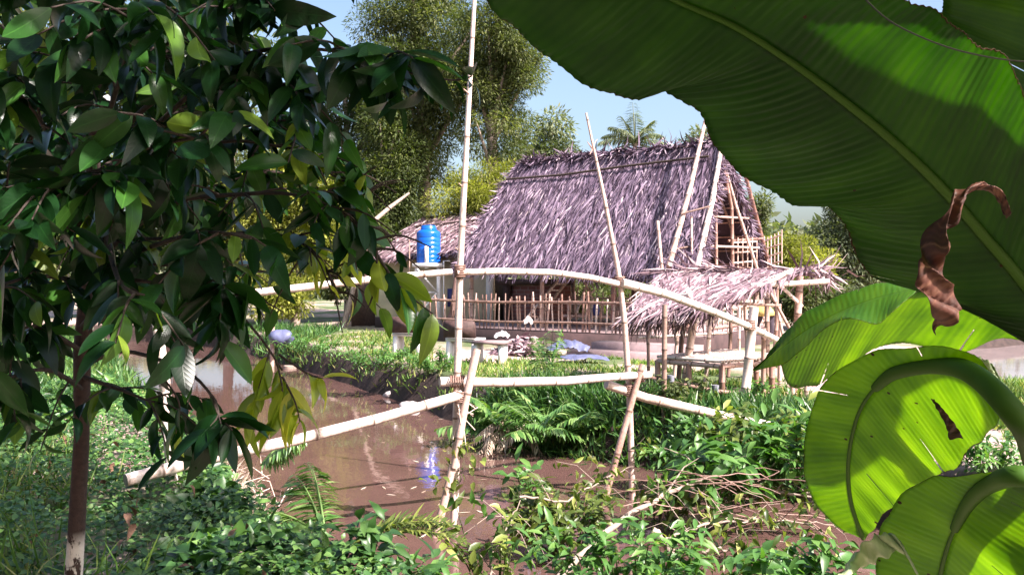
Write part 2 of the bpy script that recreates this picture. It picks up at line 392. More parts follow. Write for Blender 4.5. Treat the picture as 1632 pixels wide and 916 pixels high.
# far bank grass strip between pond and yard
P=np.concatenate([clumpy(scatter(90000,-12,4,10,30,.10,3.2),1.1,-.35), scatter(26000,-12,4,10,30,.02,.9)])
P=P[(P[:,1]<24)]; q=816+P[:,0]/P[:,1]*F; P=P[(P[:,1]<16.3)|(q<690)]
far=P[:,0]+P[:,1]*.0
grass('bank_grass','short green grass on the far bank of the pond',P,.13,.022,M['grass'],.7)
P=clumpy(scatter(60000,1.2,9,8,17,.1,4.5),1.6,.55)
grass('yard_grass','sparse dry grass around the bamboo table',P,.10,.018,M['grass'],.8)
P=scatter(26000,5,13,9,13,.1,3)
grass('shore_grass','grass on the mud shore behind the banana plant',P,.16,.02,M['grass'],.5)
P=scatter(20000,-12,-5,9,26,.05,5)
grass('left_bank_grass','tall grass on the left bank behind the tree trunk',P,.28,.03,M['fol_ground'],.5)
# leafy ground cover at lower left
P=np.concatenate([scatter(60000,-7,-.4,3.2,12,.0,6),scatter(9000,-5,-1.2,4,9,-.12,.7)])
n=len(P); hgt=.07+.24*np.clip(.5+.7*wob(P[:,0]*1.9,P[:,1]*1.9),0,1.3)
P[:,2]+=rng.random(n)**.6*hgt
d=unit(n); d[:,2]=np.abs(d[:,2])*.3+.05; up=unit(n)*.45+np.array((.15,-.15,.7))
big=np.where(wob(P[:,0]*2.2+5,P[:,1]*2.0)>.55,1.6,.85); mb=MB(); mb.leaves(P,d,up,big*rng.uniform(.03,.085,n),big*rng.uniform(.022,.055,n),T_3,.15,rng.uniform(0,.5,n))
tag(mb.build('ground_cover',M['fol_ground'],origin=(0,0,0)),'low leafy green ground cover on the near left bank','ground cover',kind='stuff')
# tall dark weeds along the right part of the far bank
P=scatter(60000,-.9,4.2,8.5,12.8,-.12,1.3); grass('bank_weeds','tall dark green weeds along the far bank under the bridge',P[:9000],.26,.028,M['fol_ground'],.7,'weeds')
P=scatter(30000,-6,-.8,3.4,8,.0,5); P=clumpy(P,1.3,.15); grass('bank_grass_blades','scattered grass blades standing in the near ground cover',P[:1800],.34,.012,M['grass'],.45)
P=scatter(8000,-6,-.8,3.4,8,.0,5); n=len(P); P[:,2]+=.25*rng.random(n); d=unit(n); mb=MB(); mb.leaves(P[:220],d[:220],unit(220)*.5+np.array((0,0,1.)),.09,.04,T_5,.2,.8)
tag(mb.build('leaf_litter',M['dead_leaf'],origin=(0,0,0)),'brown dead leaves caught in the near ground cover','leaf litter',kind='stuff')
# dry reeds by the foot of the bridge
P=scatter(60000,-3.4,-1.9,6.9,9.2,-.4,.12)
grass('dry_reeds','tangled dry straw at the foot of the bamboo footbridge',P[:5200],.30,.011,M['dry_grass'],1.3,'reeds')

# ------------------------------------------------------------------ background trees
def crown_mesh(c, r, nclump, nleaf, lsz, mat, parent, droop=.3, cl=(.9,1.7), name='crown', squash=.8, asp=.32, shell=.35):
    c=np.asarray(c,float); r=np.asarray(r,float)
    u=unit(nclump)*(rng.random(nclump)**.45)[:,None]
    cc=c+u*r; cr=rng.uniform(cl[0],cl[1],nclump)*(1-.25*np.linalg.norm(u,axis=1))
    pk=cr**2; k=rng.choice(nclump,nleaf,p=pk/pk.sum())
    q=unit(nleaf)*(rng.random(nleaf)**shell)[:,None]; q[:,2]*=squash
    P=cc[k]+q*cr[k][:,None]
    d=q*1.2+unit(nleaf)*.7; d[:,2]-=droop; up=unit(nleaf)*.6+np.array((0,0,1.0))
    L=rng.uniform(.6,1.4,nleaf)*lsz
    rn=np.clip(.5*rng.random(nleaf)+.5*rng.random(nclump)[k],0,1)
    mb=MB(); mb.leaves(P,d,up,L,L*asp,T_D,0,0,rn)
    return mb.build(name,mat,parent), cc, cr
def tree(name,label,px,D,ytop,ybot,wpx,mat,nleaf,lsz,group=None,trunk=True,nclump=70,cl=(.9,1.7),cat='tree',droop=.3,asp=.32,bark='bark_pale',hd=.6):
    x=(px-816)/F*D; z0=gh(x,D)
    top=CH+(440-ytop)/F*D; bot=max(CH+(440-ybot)/F*D,z0+.2); rx=wpx/2/F*D
    t=thing(name,(x,D,z0),label,cat,group)
    c=(x,D,(top+bot)/2); r=(rx*.85,max(rx*hd,1.0),(top-bot)/2*.88)
    _,cc,cr=crown_mesh(c,r,nclump,nleaf,lsz,mat,t,droop,cl,asp=asp)
    if trunk:
        mb=MB(); H=top-z0; p=[(x,D,z0-.1)]
        for i in range(1,6): p.append((x+random.uniform(-.25,.25)*i*.4,D+random.uniform(-.2,.2),z0+H*.85*i/5))
        r0=.02*H+.04; mb.tube(p,np.linspace(r0,r0*.25,6),8)
        for q in cc[rng.choice(len(cc),min(14,len(cc)),replace=False)]:
            f=max(.15,min(.8,(q[2]-z0)/H-.12)); a=np.array(p[0])+(np.array(p[-1])-np.array(p[0]))*f
            a=np.array([np.interp(f*5,range(6),[s[i] for s in p]) for i in range(3)])
            mb.tube([a,(a+q)/2+np.array((0,0,.15)),q],[r0*.35,r0*.22,r0*.08],5)
        mb.build('trunk',M[bark],t)
    return t
BT='trees behind the thatched hut'
tree('tall_tree','tallest feathery tree behind the left end of the thatched roof',675,34,-110,350,270,M['fol_olive'],80000,.17,BT,nclump=170,cl=(.4,1.35),asp=.26)
tree('tall_tree','round feathery tree with its right edge against the sky above the roof',792,31,-90,310,185,M['fol_olive'],52000,.15,BT,nclump=80,cl=(.35,1.0),asp=.26)
tree('tall_tree','thin-crowned dark tree with sky gaps, between the near tree and the tallest tree',558,36,45,420,150,M['fol_dark'],26000,.17,BT,nclump=50,cl=(.35,.9),asp=.26)
tree('leafy_tree','pale bluish tree peeping out right of the tallest tree above the roof',872,40,175,330,110,M['fol_bluish'],9000,.26,BT,nclump=30,cl=(.6,1.2))
tree('bamboo_clump','yellow green feathery thicket directly above the low thatched roof',770,29,245,400,180,M['fol_yellow'],30000,.15,None,nclump=70,cl=(.35,.9),cat='bamboo clump',asp=.2)
tree('shaded_tree','dark shaded tree left of the tallest tree, above the blue tank',625,32,150,430,120,M['fol_dark'],26000,.16,BT,nclump=70,cl=(.7,1.3))
tree('sunlit_thicket','yellow green sunlit thicket seen through gaps in the near tree',470,28,215,470,200,M['fol_yellow'],34000,.14,None,nclump=80,cl=(.6,1.3),cat='thicket')
tree('sunlit_thicket','olive thicket behind the gap in the near tree, left of the pale upright post',365,29,170,480,190,M['fol_olive'],28000,.14,None,nclump=70,cl=(.5,1.2),cat='thicket')
tree('leafy_tree','tree at the left behind the near tree, second from the frame edge',290,33,-70,480,340,M['fol_olive'],42000,.26,BT,nclump=70,cl=(.9,1.7))
tree('leafy_tree','leftmost background tree at the picture edge',30,31,-60,490,330,M['fol_olive'],36000,.26,BT,nclump=60,cl=(.9,1.7))
tree('dark_thicket','dark green thicket beside the low thatched building',565,30,330,470,160,M['fol_dark'],14000,.2,None,nclump=40,cl=(.5,1.1),cat='thicket')
tree('leafy_tree','tree top rising behind the peak of the thatched roof',1118,46,165,420,80,M['fol_bluish'],9000,.3,BT,nclump=30,cl=(.7,1.3))
tree('leafy_tree','slim tree right of the gable, just under the banana leaf',1205,40,295,430,62,M['fol_olive'],6000,.22,BT,nclump=24,cl=(.5,.9))
tree('leafy_tree','dark bluish tree right of the hut against the pale sky',1350,36,300,500,140,M['fol_bluish'],22000,.2,BT,nclump=55,cl=(.6,1.1))
tree('yellow_bush','yellowish bush between the gable and the dark bluish tree',1262,33,375,470,130,M['fol_yellow'],12000,.17,None,trunk=False,nclump=40,cl=(.4,.8),cat='bush')
tree('leafy_tree','tree behind the big banana leaf at the right',1500,38,330,500,220,M['fol_olive'],12000,.28,BT,nclump=40,cl=(.8,1.4))
tree('dark_bush','dark bush behind the small lean-to shelter',1310,26,440,545,170,M['fol_dark'],12000,.15,None,trunk=False,nclump=40,cl=(.35,.7),cat='bush')
tree('hedge_bush','green bush seen under the eave behind the fence',930,30,432,520,260,M['fol_olive'],14000,.18,None,trunk=False,nclump=40,cl=(.4,.8),cat='bush')
tree('low_bush','low yellow green bush beside the grey stumps',440,27,420,525,150,M['fol_yellow'],9000,.14,None,trunk=False,nclump=30,cl=(.3,.6),cat='bush')
# far treeline all round
n=60000; a=rng.uniform(-.95,.95,n); D=rng.uniform(58,75,n); x=a*D
hh=(3.2+1.6*np.sin(x*.11)+1.2*np.sin(x*.31+2)+.6*np.sin(x*.9))
P=np.column_stack([x,D,.6+rng.random(n)*hh]); mb=MB(); d=unit(n); 
mb.leaves(P,d,unit(n)+np.array((0,0,1.)),rng.uniform(.5,1.0,n),.35,T_D,0,0)
tag(mb.build('distant_treeline',M['fol_bluish'],origin=(0,0,0)),'distant line of trees beyond the yard','treeline',kind='stuff')

# unseen trees added behind and beside the viewer to keep near foliage in shade
for (x,y,rx,top,lab) in ((-6.5,-3.5,3.2,8,'unseen shading tree added behind the viewer, at the left'),(-1.2,-5.5,3.4,8.5,'unseen shading tree added directly behind the viewer'),(3.0,-6.4,3.0,8,'unseen shading tree added behind the viewer, at the right'),(-8.2,1.5,2.6,7,'unseen shading tree added left of the viewer, outside the view')):
    z0=gh(x,y); t=thing('shading_tree',(x,y,z0),lab,'tree','added shading trees around the viewer')
    _,cc,cr=crown_mesh((x,y,top*.52),(rx*.8,rx*.8,top*.42),60,9000,.34,M['fol_dark'],t,.3,(.8,1.4))
    mb=MB(); mb.tube([(x,y,z0-.1),(x+.1,y,z0+top*.4),(x,y+.1,z0+top*.8)],[.16,.12,.04],8)
    for q in cc[:10]: mb.tube([(x+.05,y,q[2]*.7),q],[.05,.015],5)
    mb.build('trunk',M['bark'],t)
# coconut palm
def frond(mb,base,az,el,L,droop,npin,pl,pw,rach=.02,pd=.5,rnd=None):
    t=np.linspace(0,1,12); h=np.array((math.cos(az),math.sin(az),0))
    P=np.array(base)+np.outer(t*L*math.cos(el),h)+np.outer(t*L*math.sin(el)-droop*L*t**2,(0,0,1.0))
    mb.tube(P,np.linspace(rach,rach*.25,12),5,rnd=.8)
    tt=np.linspace(.12,1,npin); C=np.stack([np.interp(tt,t,P[:,i]) for i in range(3)],1)
    tan=np.gradient(C,axis=0); tan/=np.linalg.norm(tan,axis=1)[:,None]
    sd_=np.cross(tan,(0,0,1.0)); sd_/=np.linalg.norm(sd_,axis=1)[:,None]+1e-9
    for s in (-1,1):
        d=sd_*s+tan*.55+np.array((0,0,-1))*pd*rng.uniform(.5,1.4,(npin,1)); up=np.cross(sd_*s,tan)*s+rng.normal(size=(npin,3))*.15
        LL=pl*np.sin(np.pi*(tt*.82+.12))**.6*rng.uniform(.85,1.15,npin)
        mb.leaves(C,d,np.array((0,0,1.))+rng.normal(size=(npin,3))*.2,LL,pw,T_3,.15,rng.uniform(.1,.5,npin),rnd)
    return P
px,D=1012,44; x=(px-816)/F*D; top=CH+(440-222)/F*D
t=thing('coconut_palm',(x,D,.6),'coconut palm with feathery fronds rising behind the roof ridge','palm')
mb=MB(); mb.tube([(x+.3,D,.5),(x+.1,D,4),(x,D,top-.2)],[.2,.16,.12],8,nodes=.4); mb.build('trunk',M['bark_pale'],t)
for az,el,L,dr in ((0.1,.5,2.2,.5),(.7,1.0,2.3,.3),(1.5,1.2,2.4,.2),(2.3,1.15,2.4,.25),(3.05,.6,2.2,.5),(3.9,.9,2.2,.5),(5.2,.9,2.2,.5),(1.7,1.4,2.5,.1),(.3,1.1,2.4,.35),(2.8,1.0,2.5,.45),(4.6,1.2,2.2,.3),(0,.1,2.0,.6),(3.2,.1,2.1,.6),(.5,.8,2.6,.5),(2.6,.8,2.6,.5)):
    mb=MB(); frond(mb,(x,D,top-.3),az,el,L,dr,36,.62,.05,.04,.5); mb.build('frond',M['fol_bluish'],t)
# leaning grey trunk in the trees
mb=MB(); mb.tube([at(596,352,27.5),at(622,330,28),at(652,308,28.4)],[.07,.07,.04],7); 
a=at(596,352,27.5); mb.tube([(a[0]-.9,27,.5),(a[0]-.5,27.3,2.2),a],[.09,.08,.07],7)
tag(mb.build('leaning_trunk',M['bark_pale']),'bare pale grey trunk leaning in front of the dark trees','dead tree')
# ------------------------------------------------------------------ thatched hut
V3=lambda *a:np.array(a,float)
FL,FR,RL,RR,BL,BR=V3(-1.25,21.7,2.52),V3(3.80,18.45,2.36),V3(.22,23.0,5.12),V3(4.80,20.15,5.22),V3(2.0,26.0,2.1),V3(6.70,22.9,2.1)
def bil(A,B,C,D,u,v):
    """u along the eave A->B, v up to C (above A), D (above B)"""
    u=np.asarray(u)[...,None];v=np.asarray(v)[...,None]
    return (A*(1-u)+B*u)*(1-v)+(C*(1-u)+D*u)*v
def thatch(mb,A,B,C,D,n,L,W,lift=.05,splay=.45,thick=.10,under=None,rn=(0,1),sag=0.0,vlo=0.0,stick=.20,cu=(-.05,.22)):
    nrm=np.cross(B-A,C-A); nrm/=np.linalg.norm(nrm)
    if nrm[2]<0: nrm=-nrm
    u=rng.uniform(-.015,1.015,n); v=rng.uniform(vlo,1.02,n)
    rows=rng.integers(0,26,n)/25.0; v=np.where(rng.random(n)<.75,rows+rng.normal(size=n)*.012,v)
    v=np.maximum(v,vlo)
    P=bil(A,B,C,D,u,v)+nrm*rng.uniform(.0,lift,n)[:,None]
    down=bil(A,B,C,D,u,v-.1)-bil(A,B,C,D,u,v); down/=np.linalg.norm(down,axis=1)[:,None]
    side=(B-A)/np.linalg.norm(B-A)
    tuft=np.sin(u*41+rows*57)*.5+np.sin(u*97+rows*23)*.4
    d=down+side*(splay*(tuft+rng.normal(size=n)*.45))[:,None]+nrm*rng.uniform(-.02,stick,n)[:,None]
    up=nrm+unit(n)*.35
    r=np.clip(rn[0]+(rn[1]-rn[0])*rng.random(n)**1.15,0,1)
    mb.leaves(P,d,up,L*rng.uniform(.6,1.3,n),W*rng.uniform(.6,1.3,n),T_B,0,rng.uniform(cu[0],cu[1],n),r)
    return nrm
hut=thing('thatched_hut',(2.6,20.2,gh(2.6,20.2)),'large A-frame hut with steep weathered purple-brown palm thatch and an open gable','hut')
roof=MB()
for (A,B,C,D) in ((FL,FR,RL,RR),(BL,BR,RL,RR)):
    nn=np.cross(B-A,C-A); nn/=np.linalg.norm(nn); nn=nn if nn[2]>0 else -nn
    uu,vv=np.meshgrid(np.linspace(0,1,20),np.linspace(0,1,12)); S=bil(A,B,C,D,uu,vv)
    roof.grid(S,.15); 
    roof.grid(S-nn*.09,.1)
thatch(roof,FL,FR,RL,RR,15000,.46,.040,.08,.40,stick=.15)
thatch(roof,BL,BR,RL,RR,2600,.5,.045,.10,.42)
# ridge cap tufts and ragged verges
n=1500; u=rng.random(n); P=bil(RL,RR,RL+V3(0,0,.1),RR+V3(0,0,.1),u,rng.random(n))
d=np.column_stack([rng.normal(size=n)*.6,rng.normal(size=n)*.8,rng.normal(size=n)*.35-.3]); roof.leaves(P,d,unit(n),.42*rng.uniform(.5,1.2,n),.045,T_B,0,.5)
n=500; v=rng.random(n); P=FR*(1-v)[:,None]+RR*v[:,None]; d=np.array((.5,-.2,-.75))+rng.normal(size=(n,3))*.4; roof.leaves(P,d,unit(n),.42,.04,T_B,0,.4,rng.uniform(.5,1,n))
n=500; v=rng.random(n); P=BR*(1-v)[:,None]+RR*v[:,None]; d=np.array((.3,-.3,-.9))+rng.normal(size=(n,3))*.4; roof.leaves(P,d,unit(n),.42,.04,T_B,0,.4,rng.uniform(.5,1,n))
n=500; v=rng.random(n); P=FL*(1-v)[:,None]+RL*v[:,None]; d=np.array((-.6,-.1,-.7))+rng.normal(size=(n,3))*.4; roof.leaves(P,d,unit(n),.42,.04,T_B,0,.4,rng.uniform(.4,1,n))
roof=roof.build('roof',M['thatch'],hut)
# binding pole across the front slope, underside battens
mb=MB(); nf=np.cross(FR-FL,RL-FL); nf/=np.linalg.norm(nf); nf=nf if nf[2]>0 else -nf
mb.tube([bil(FL,FR,RL,RR,u,v)+nf*.16 for u,v in ((-.0,.80),(.3,.80),(.6,.835),(.97,.86))],.03,6); mb.build('binding_pole',M['bark'],roof)
mb=MB(); nb=np.cross(BR-BL,RL-BL); nb/=np.linalg.norm(nb); nb=nb if nb[2]>0 else -nb
for v in np.linspace(.06,.92,9): mb.tube([bil(BL,BR,RL,RR,u,v)-nb*.14 for u in (0,1.0)],.022,6)
mb.build('batten',M['bamboo_tan'],roof)
for u in (.5,.8,.93):
    mb=MB(); mb.tube([bil(BL,BR,RL,RR,u,v)-nb*.2 for v in (0,1)],.035,6,nodes=.4); mb.build('rafter',M['bamboo_dark'],hut)
# gable poles
def pole(P,r,mat='bamboo_pale',par=None,name='gable_pole',seg=8,nodes=.35,rnd=None):
    mb=MB(); mb.tube(P,r,seg,nodes=nodes,rnd=random.random() if rnd is None else rnd); return mb.build(name,M[mat],par)
pole([at(1152,222,20.0),at(1135,320,19.2),at(1108,440,18.3)],[.045,.06,.07],'bamboo_pale',hut)
pole([at(1126,184,20.0),at(1100,300,19.0),at(1066,425,18.2)],[.04,.055,.06],'bamboo_pale',hut)
pole([at(1146,225,20.1),at(1186,272,20.9),at(1228,432,22.4)],[.05,.05,.055],'bamboo_tan',hut)
pole([at(1150,250,20.2),at(1166,330,20.4),at(1168,440,20.5)],.04,'bamboo_tan',hut)
pole([at(1152,255,20.2),at(1172,325,20.6),at(1208,432,21)],.035,'bamboo_tan',hut)
pole([at(1140,262,20.0),at(1142,438,19.6)],.035,'bamboo_tan',hut); pole([at(1163,262,20.6),at(1222,440,23.2)],.035,'bamboo_pale',hut)
for z_ in (300,345,392): pole([at(1150-(z_-230)*.12,z_,19.6),at(1152+(z_-232)*.36,z_+3,21.2)],.025,'bamboo_tan',hut,'tie_pole')
pole([at(1048,352,18.4),at(1056,440,18.2)],.035,'bamboo_tan',hut)
pole([at(1102,345,18.9),at(1103,425,18.5)],.025,'bamboo_tan',hut)
for a,b in (((1085,341),(1134,328)),((1070,398),(1128,388))): pole([at(*a,18.6),at(*b,18.9)],.02,'bamboo_dark',hut,'tie_pole')
# balustrades of the upper floor
def lattice(A,B,h,nv,nh,mat,par,rv=.016,name='balustrade'):
    mb=MB(); A=np.asarray(A,float);B=np.asarray(B,float)
    for i in range(nv): 
        p=A+(B-A)*i/(nv-1); mb.tube([p,p+V3(0,0,h+random.uniform(-.01,.05))],rv,5,rnd=random.random())
    for j in range(nh):
        z=h*(j+.3)/(nh-.3); mb.tube([A+V3(0,0,z),B+V3(0,0,z)],rv*1.15,5,rnd=random.random())
    return mb.build(name,M[mat],par)
lattice(at(1168,440,20.6),at(1206,436,21.6),.88,6,4,'bamboo_pale',hut)
lattice(at(1218,428,22.4),at(1246,420,21.2),.78,6,4,'bamboo_pale',hut)
pole([at(1160,384,20.6),at(1215,380,21.8)],.03,'bamboo_tan',hut,'rail')
mb=MB(); f=lambda u,v,z:bil(FL,FR,BL,BR,u,v)*V3(1,1,0)+V3(0,0,z)
mb.add([f(.03,.2,2.35),f(.98,.2,2.35),f(.98,.8,2.35),f(.03,.8,2.35),f(.03,.2,2.43),f(.98,.2,2.43),f(.98,.8,2.43),f(.03,.8,2.43)],[(3,2,1,0),(4,5,6,7),(0,1,5,4),(1,2,6,5),(2,3,7,6),(3,0,4,7)])
mb.build('upper_floor',M['bamboo_dark'],hut)
# posts
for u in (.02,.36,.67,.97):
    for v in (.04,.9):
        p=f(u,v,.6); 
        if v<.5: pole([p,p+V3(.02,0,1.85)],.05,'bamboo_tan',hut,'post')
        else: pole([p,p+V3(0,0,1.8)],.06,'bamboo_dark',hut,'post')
# forked post seen left
pole([at(712,525,20.8),at(722,492,20.9),at(728,430,21.0)],[.08,.07,.05],'bamboo_dark',hut,'post',nodes=0)
# plinth
def slab(mb,poly,z0,z1):
    k=len(poly); v=[(*p,z0) for p in poly]+[(*p,z1) for p in poly]
    mb.add(v,[tuple(range(k-1,-1,-1)),tuple(range(k,2*k))]+[(i,(i+1)%k,k+(i+1)%k,k+i) for i in range(k)])
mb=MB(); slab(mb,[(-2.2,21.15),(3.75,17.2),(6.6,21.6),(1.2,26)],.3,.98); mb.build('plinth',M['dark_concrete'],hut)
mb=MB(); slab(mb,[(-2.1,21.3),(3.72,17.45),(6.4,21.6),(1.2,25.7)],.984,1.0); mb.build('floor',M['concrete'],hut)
mb=MB(); slab(mb,[(1.9,18.41),(3.75,17.18),(3.45,16.68),(1.62,17.95)],.3,.86); mb.build('step',M['concrete'],hut)
mb=MB(); slab(mb,[(1.35,18.12),(3.45,16.66),(3.2,16.2),(1.1,17.7)],.3,.72); mb.build('step',M['concrete'],hut)

# bamboo fence on the plinth
A=V3(-2.05,21.2,1.0); B=V3(3.55,17.5,1.0)
fence=thing('bamboo_fence',tuple((A+B)/2),'low bamboo picket fence along the front edge of the hut floor','fence')
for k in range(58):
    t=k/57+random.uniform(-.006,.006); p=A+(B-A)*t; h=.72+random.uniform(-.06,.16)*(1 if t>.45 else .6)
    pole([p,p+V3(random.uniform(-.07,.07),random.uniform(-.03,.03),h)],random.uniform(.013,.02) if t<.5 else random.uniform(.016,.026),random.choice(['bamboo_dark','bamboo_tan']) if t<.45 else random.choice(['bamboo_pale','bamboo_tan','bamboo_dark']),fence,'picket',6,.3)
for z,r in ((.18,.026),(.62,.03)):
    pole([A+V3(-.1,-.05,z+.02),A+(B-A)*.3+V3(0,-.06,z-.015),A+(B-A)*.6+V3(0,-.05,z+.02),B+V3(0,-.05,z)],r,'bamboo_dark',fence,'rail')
# far side fence of the hut floor
A=V3(4.0,18.0,1.0); B=V3(6.2,21.3,1.0)
f2=thing('bamboo_fence',tuple((A+B)/2),'short bamboo railing at the gable end of the hut floor','fence')
for k in range(14):
    p=A+(B-A)*k/13; pole([p,p+V3(0,0,.6+random.uniform(-.03,.08))],.02,'bamboo_pale',f2,'picket',6,.3)
for z in (.12,.5): pole([A+V3(0,-.05,z),B+V3(0,-.05,z)],.028,'bamboo_tan',f2,'rail')
A=V3(1.0,25.0,1.0); B=V3(5.8,21.8,1.0)
f3=thing('bamboo_fence',tuple((A+B)/2),'bamboo picket fence along the far side of the hut floor','fence')
for k in range(30):
    p=A+(B-A)*k/29; pole([p,p+V3(0,0,.78+random.uniform(-.1,.12))],.022,'bamboo_pale',f3,'picket',5,0)
for z in (.15,.6): pole([A+V3(0,-.05,z),B+V3(0,-.05,z)],.03,'bamboo_pale',f3,'rail',6)

# shelf with odds and ends on the hut floor
t=thing('bamboo_shelf',tuple(at(960,505,21.0)),'low bamboo shelf with crooked legs on the hut floor behind the fence','shelf')
for px in (905,945,985,1022): a=at(px,478,20.6); pole([a,V3(a[0]+random.uniform(-.05,.05),a[1],1.0)],.03,random.choice(['bamboo_pale','bamboo_tan']),t,'leg')
for py in (482,503): pole([at(895,py,20.7),at(1030,py+4,20.5)],.035,'bamboo_pale',t,'shelf_pole')
p=at(950,494,20.6); mb=MB(); lathe_late=(p[0],p[1],p[2])
t=thing('blue_pot',(p[0],p[1],p[2]-.1),'small dark blue pot on the bamboo shelf','pot')
mb=MB(); mb.tube([(p[0],p[1],p[2]-.12),(p[0],p[1],p[2]),(p[0],p[1],p[2]+.14)],[.06,.09,.06],14); mb.build('pot_body',M['navy'],t)
# ladder against the hut
t=thing('bamboo_ladder',tuple(at(845,517,20.6)),'pale bamboo ladder leaning up under the eave behind the fence','ladder')
L0,L1=at(834,514,20.3),at(890,446,21.6); R0,R1=at(852,516,20.6),at(905,446,21.9)
pole([L0,L1],.035,'bamboo_pale',t,'side_rail'); pole([R0,R1],.035,'bamboo_pale',t,'side_rail')
for k in (.15,.35,.55,.75,.9): pole([L0+(L1-L0)*k,R0+(R1-R0)*k],.022,'bamboo_pale',t,'rung')
t=thing('bamboo_trestle',tuple(at(935,500,21.5)),'crossed bamboo trestle poles under the eave beside the ladder','trestle')
for a,b in (((918,500),(938,446)),((955,500),(928,442)),((926,478),(948,462))): pole([at(*a,21.5),at(*b,21.6)],.03,'bamboo_pale',t,'pole')

# ------------------------------------------------------------------ low building behind
bld=thing('low_building',(-1.2,27,.6),'low building with beige walls, brick end and sloping thatched roof left of the hut','building')
def wallbox(mb,A,B,z0,z1,th=.12,rnd=.5):
    A=np.asarray(A,float)[:2];B=np.asarray(B,float)[:2]; d=(B-A)/np.linalg.norm(B-A); n=V3(-d[1],d[0])*th
    slab(mb,[tuple(A),tuple(B),tuple(B+n),tuple(A+n)],z0,z1)
W0=at(598,500,26.4); W1=at(778,500,24.6); W2=at(908,500,24.2)
mb=MB(); wallbox(mb,W0,W1,.62,2.85); wallbox(mb,(W0[0],W0[1]),(W0[0]+1.6,W0[1]+3.5),.62,2.85,-.12); mb.build('wall',M['plaster'],bld)
mb=MB(); wallbox(mb,W0+V3(0,-.03,0),W1+V3(0,-.03,0),.60,.98,.10); mb.build('skirting',M['dark_concrete'],bld)
mb=MB(); wallbox(mb,(W1[0]-.06,W1[1]-.10),(W1[0]+.14,W1[1]-.1),.6,2.86,.2); mb.build('pillar',M['white_paint'],bld)
mb=MB(); wallbox(mb,(W1[0]+.18,W1[1]+.6),(W1[0]+.52,W1[1]+.6),.6,2.3,.05); mb.build('doorway_shade',M['gap_shade'],bld)  # near-black sheet stands for the shade inside the open door
mb=MB(); wallbox(mb,(W1[0]+.42,W1[1]-.02),(W1[0]+.62,W1[1]-.04),.6,2.0,.04); mb.build('door',M['brown_wood'],bld)
mb=MB(); wallbox(mb,(W1[0]+.5,W1[1]+.1),W2,.6,1.95,.14); o=mb.build('brick_wall',M['brick'],bld)
mb=MB(); wallbox(mb,(W1[0]+.2,W1[1]+.0),(W2[0]+.1,W2[1]-.05),1.955,2.12,.2); mb.build('lintel',M['brown_wood'],bld)
# timber-slat part of the front wall, in shade left
mb=MB(); wallbox(mb,at(560,500,27.6),at(600,500,27),.62,2.5,.1); mb.build('plank_wall',M['brown_wood'],bld)
mb=MB(); A,B,C,D=at(598,414,26.0),at(782,396,24.0),at(672,352,29.0),at(830,336,27.5)
uu,vv=np.meshgrid(np.linspace(0,1,12),np.linspace(0,1,8)); mb.grid(bil(A,B,C,D,uu,vv),.2)
mb.grid(bil(A,B,C,D,uu,vv)-V3(0,0,.1),.1); bk=V3(1.5,4,-1.6); mb.grid(bil(C+bk,D+bk,C,D,uu,vv),.2)
thatch(mb,A,B,C,D,4200,.5,.05,.10,.25,rn=(.05,1)); rf=mb.build('roof',M['thatch_light'],bld)
mb=MB(); mb.tube([bil(A,B,C,D,u,.72)+V3(0,-.05,.12) for u in (.05,.5,1)],.03,6); mb.tube([C+V3(0,0,.08),D+V3(0,0,.08)],.05,6); mb.build('binding_pole',M['bark'],rf)

# ------------------------------------------------------------------ blue tank on its stand
tx,ty=at(683,420,24.6)[:2]; zb=2.56
t=thing('water_tank',(tx,ty,zb),'shiny blue ribbed plastic water tank on a white stand','water tank')
prof=[(0,0),(.30,0),(.335,.03)]
for k in range(6):
    z=.08+k*.125; prof+=[(.335,z),(.331,z+.004),(.331,z+.010),(.335,z+.014),(.335,z+.016)]
prof+=[(.335,.83),(.32,.88),(.24,.93),(.215,.94)]
def lathe(mb,c,prof,seg=40,rnd=.5):
    th=np.arange(seg+1)/seg*2*math.pi
    Gd=np.array([[(c[0]+r*math.cos(a),c[1]+r*math.sin(a),c[2]+z) for a in th] for r,z in prof]); mb.grid(Gd,rnd)
mb=MB(); lathe(mb,(tx,ty,zb),prof); mb.build('tank_body',M['blue_plastic'],t)
mb=MB(); lathe(mb,(tx,ty,zb+.94),[(.22,0),(.22,.05),(.205,.06),(.205,.10),(.19,.115),(0,.125)]); mb.build('lid',M['blue_plastic'],t,smooth=False)
t=thing('tank_stand',(tx,ty,.6),'white painted stand under the blue water tank','stand')
for sx in (-1,1):
    for sy in (-1,1):
        mb=MB(); mb.box((tx+sx*.30,ty+sy*.30,(.58+2.45)/2),(.09,.09,1.87)); mb.build('leg',M['white_paint'],t)
mb=MB(); mb.box((tx,ty,2.505),(.82,.82,.10)); mb.build('platform',M['white_paint'],t)
for z in (1.1,1.75,2.25):
    mb=MB(); mb.box((tx,ty-.30,z),(.51,.06,.06)); mb.build('crossbar',M['white_paint'],t)
mb=MB(); mb.bar((tx-.28,ty-.37,1.1),(tx+.28,ty-.37,1.75),.05,.05); mb.bar((tx+.28,ty-.38,1.75),(tx-.28,ty-.38,2.4),.04,.04); mb.build('brace',M['white_paint'],t)
mb=MB(); mb.box((tx-.02,ty-.36,2.72),(.10,.05,.62)); mb.build('front_batten',M['white_paint'],t)
t=thing('white_pipe',(tx+.42,ty-.3,.6),'thin white water pipe rising beside the blue tank','pipe')
mb=MB(); mb.tube([(tx+.45,ty-.3,.6),(tx+.45,ty-.3,2.62),(tx+.62,ty-.3,2.62)],.022,8); mb.build('riser',M['white_paint'],t)
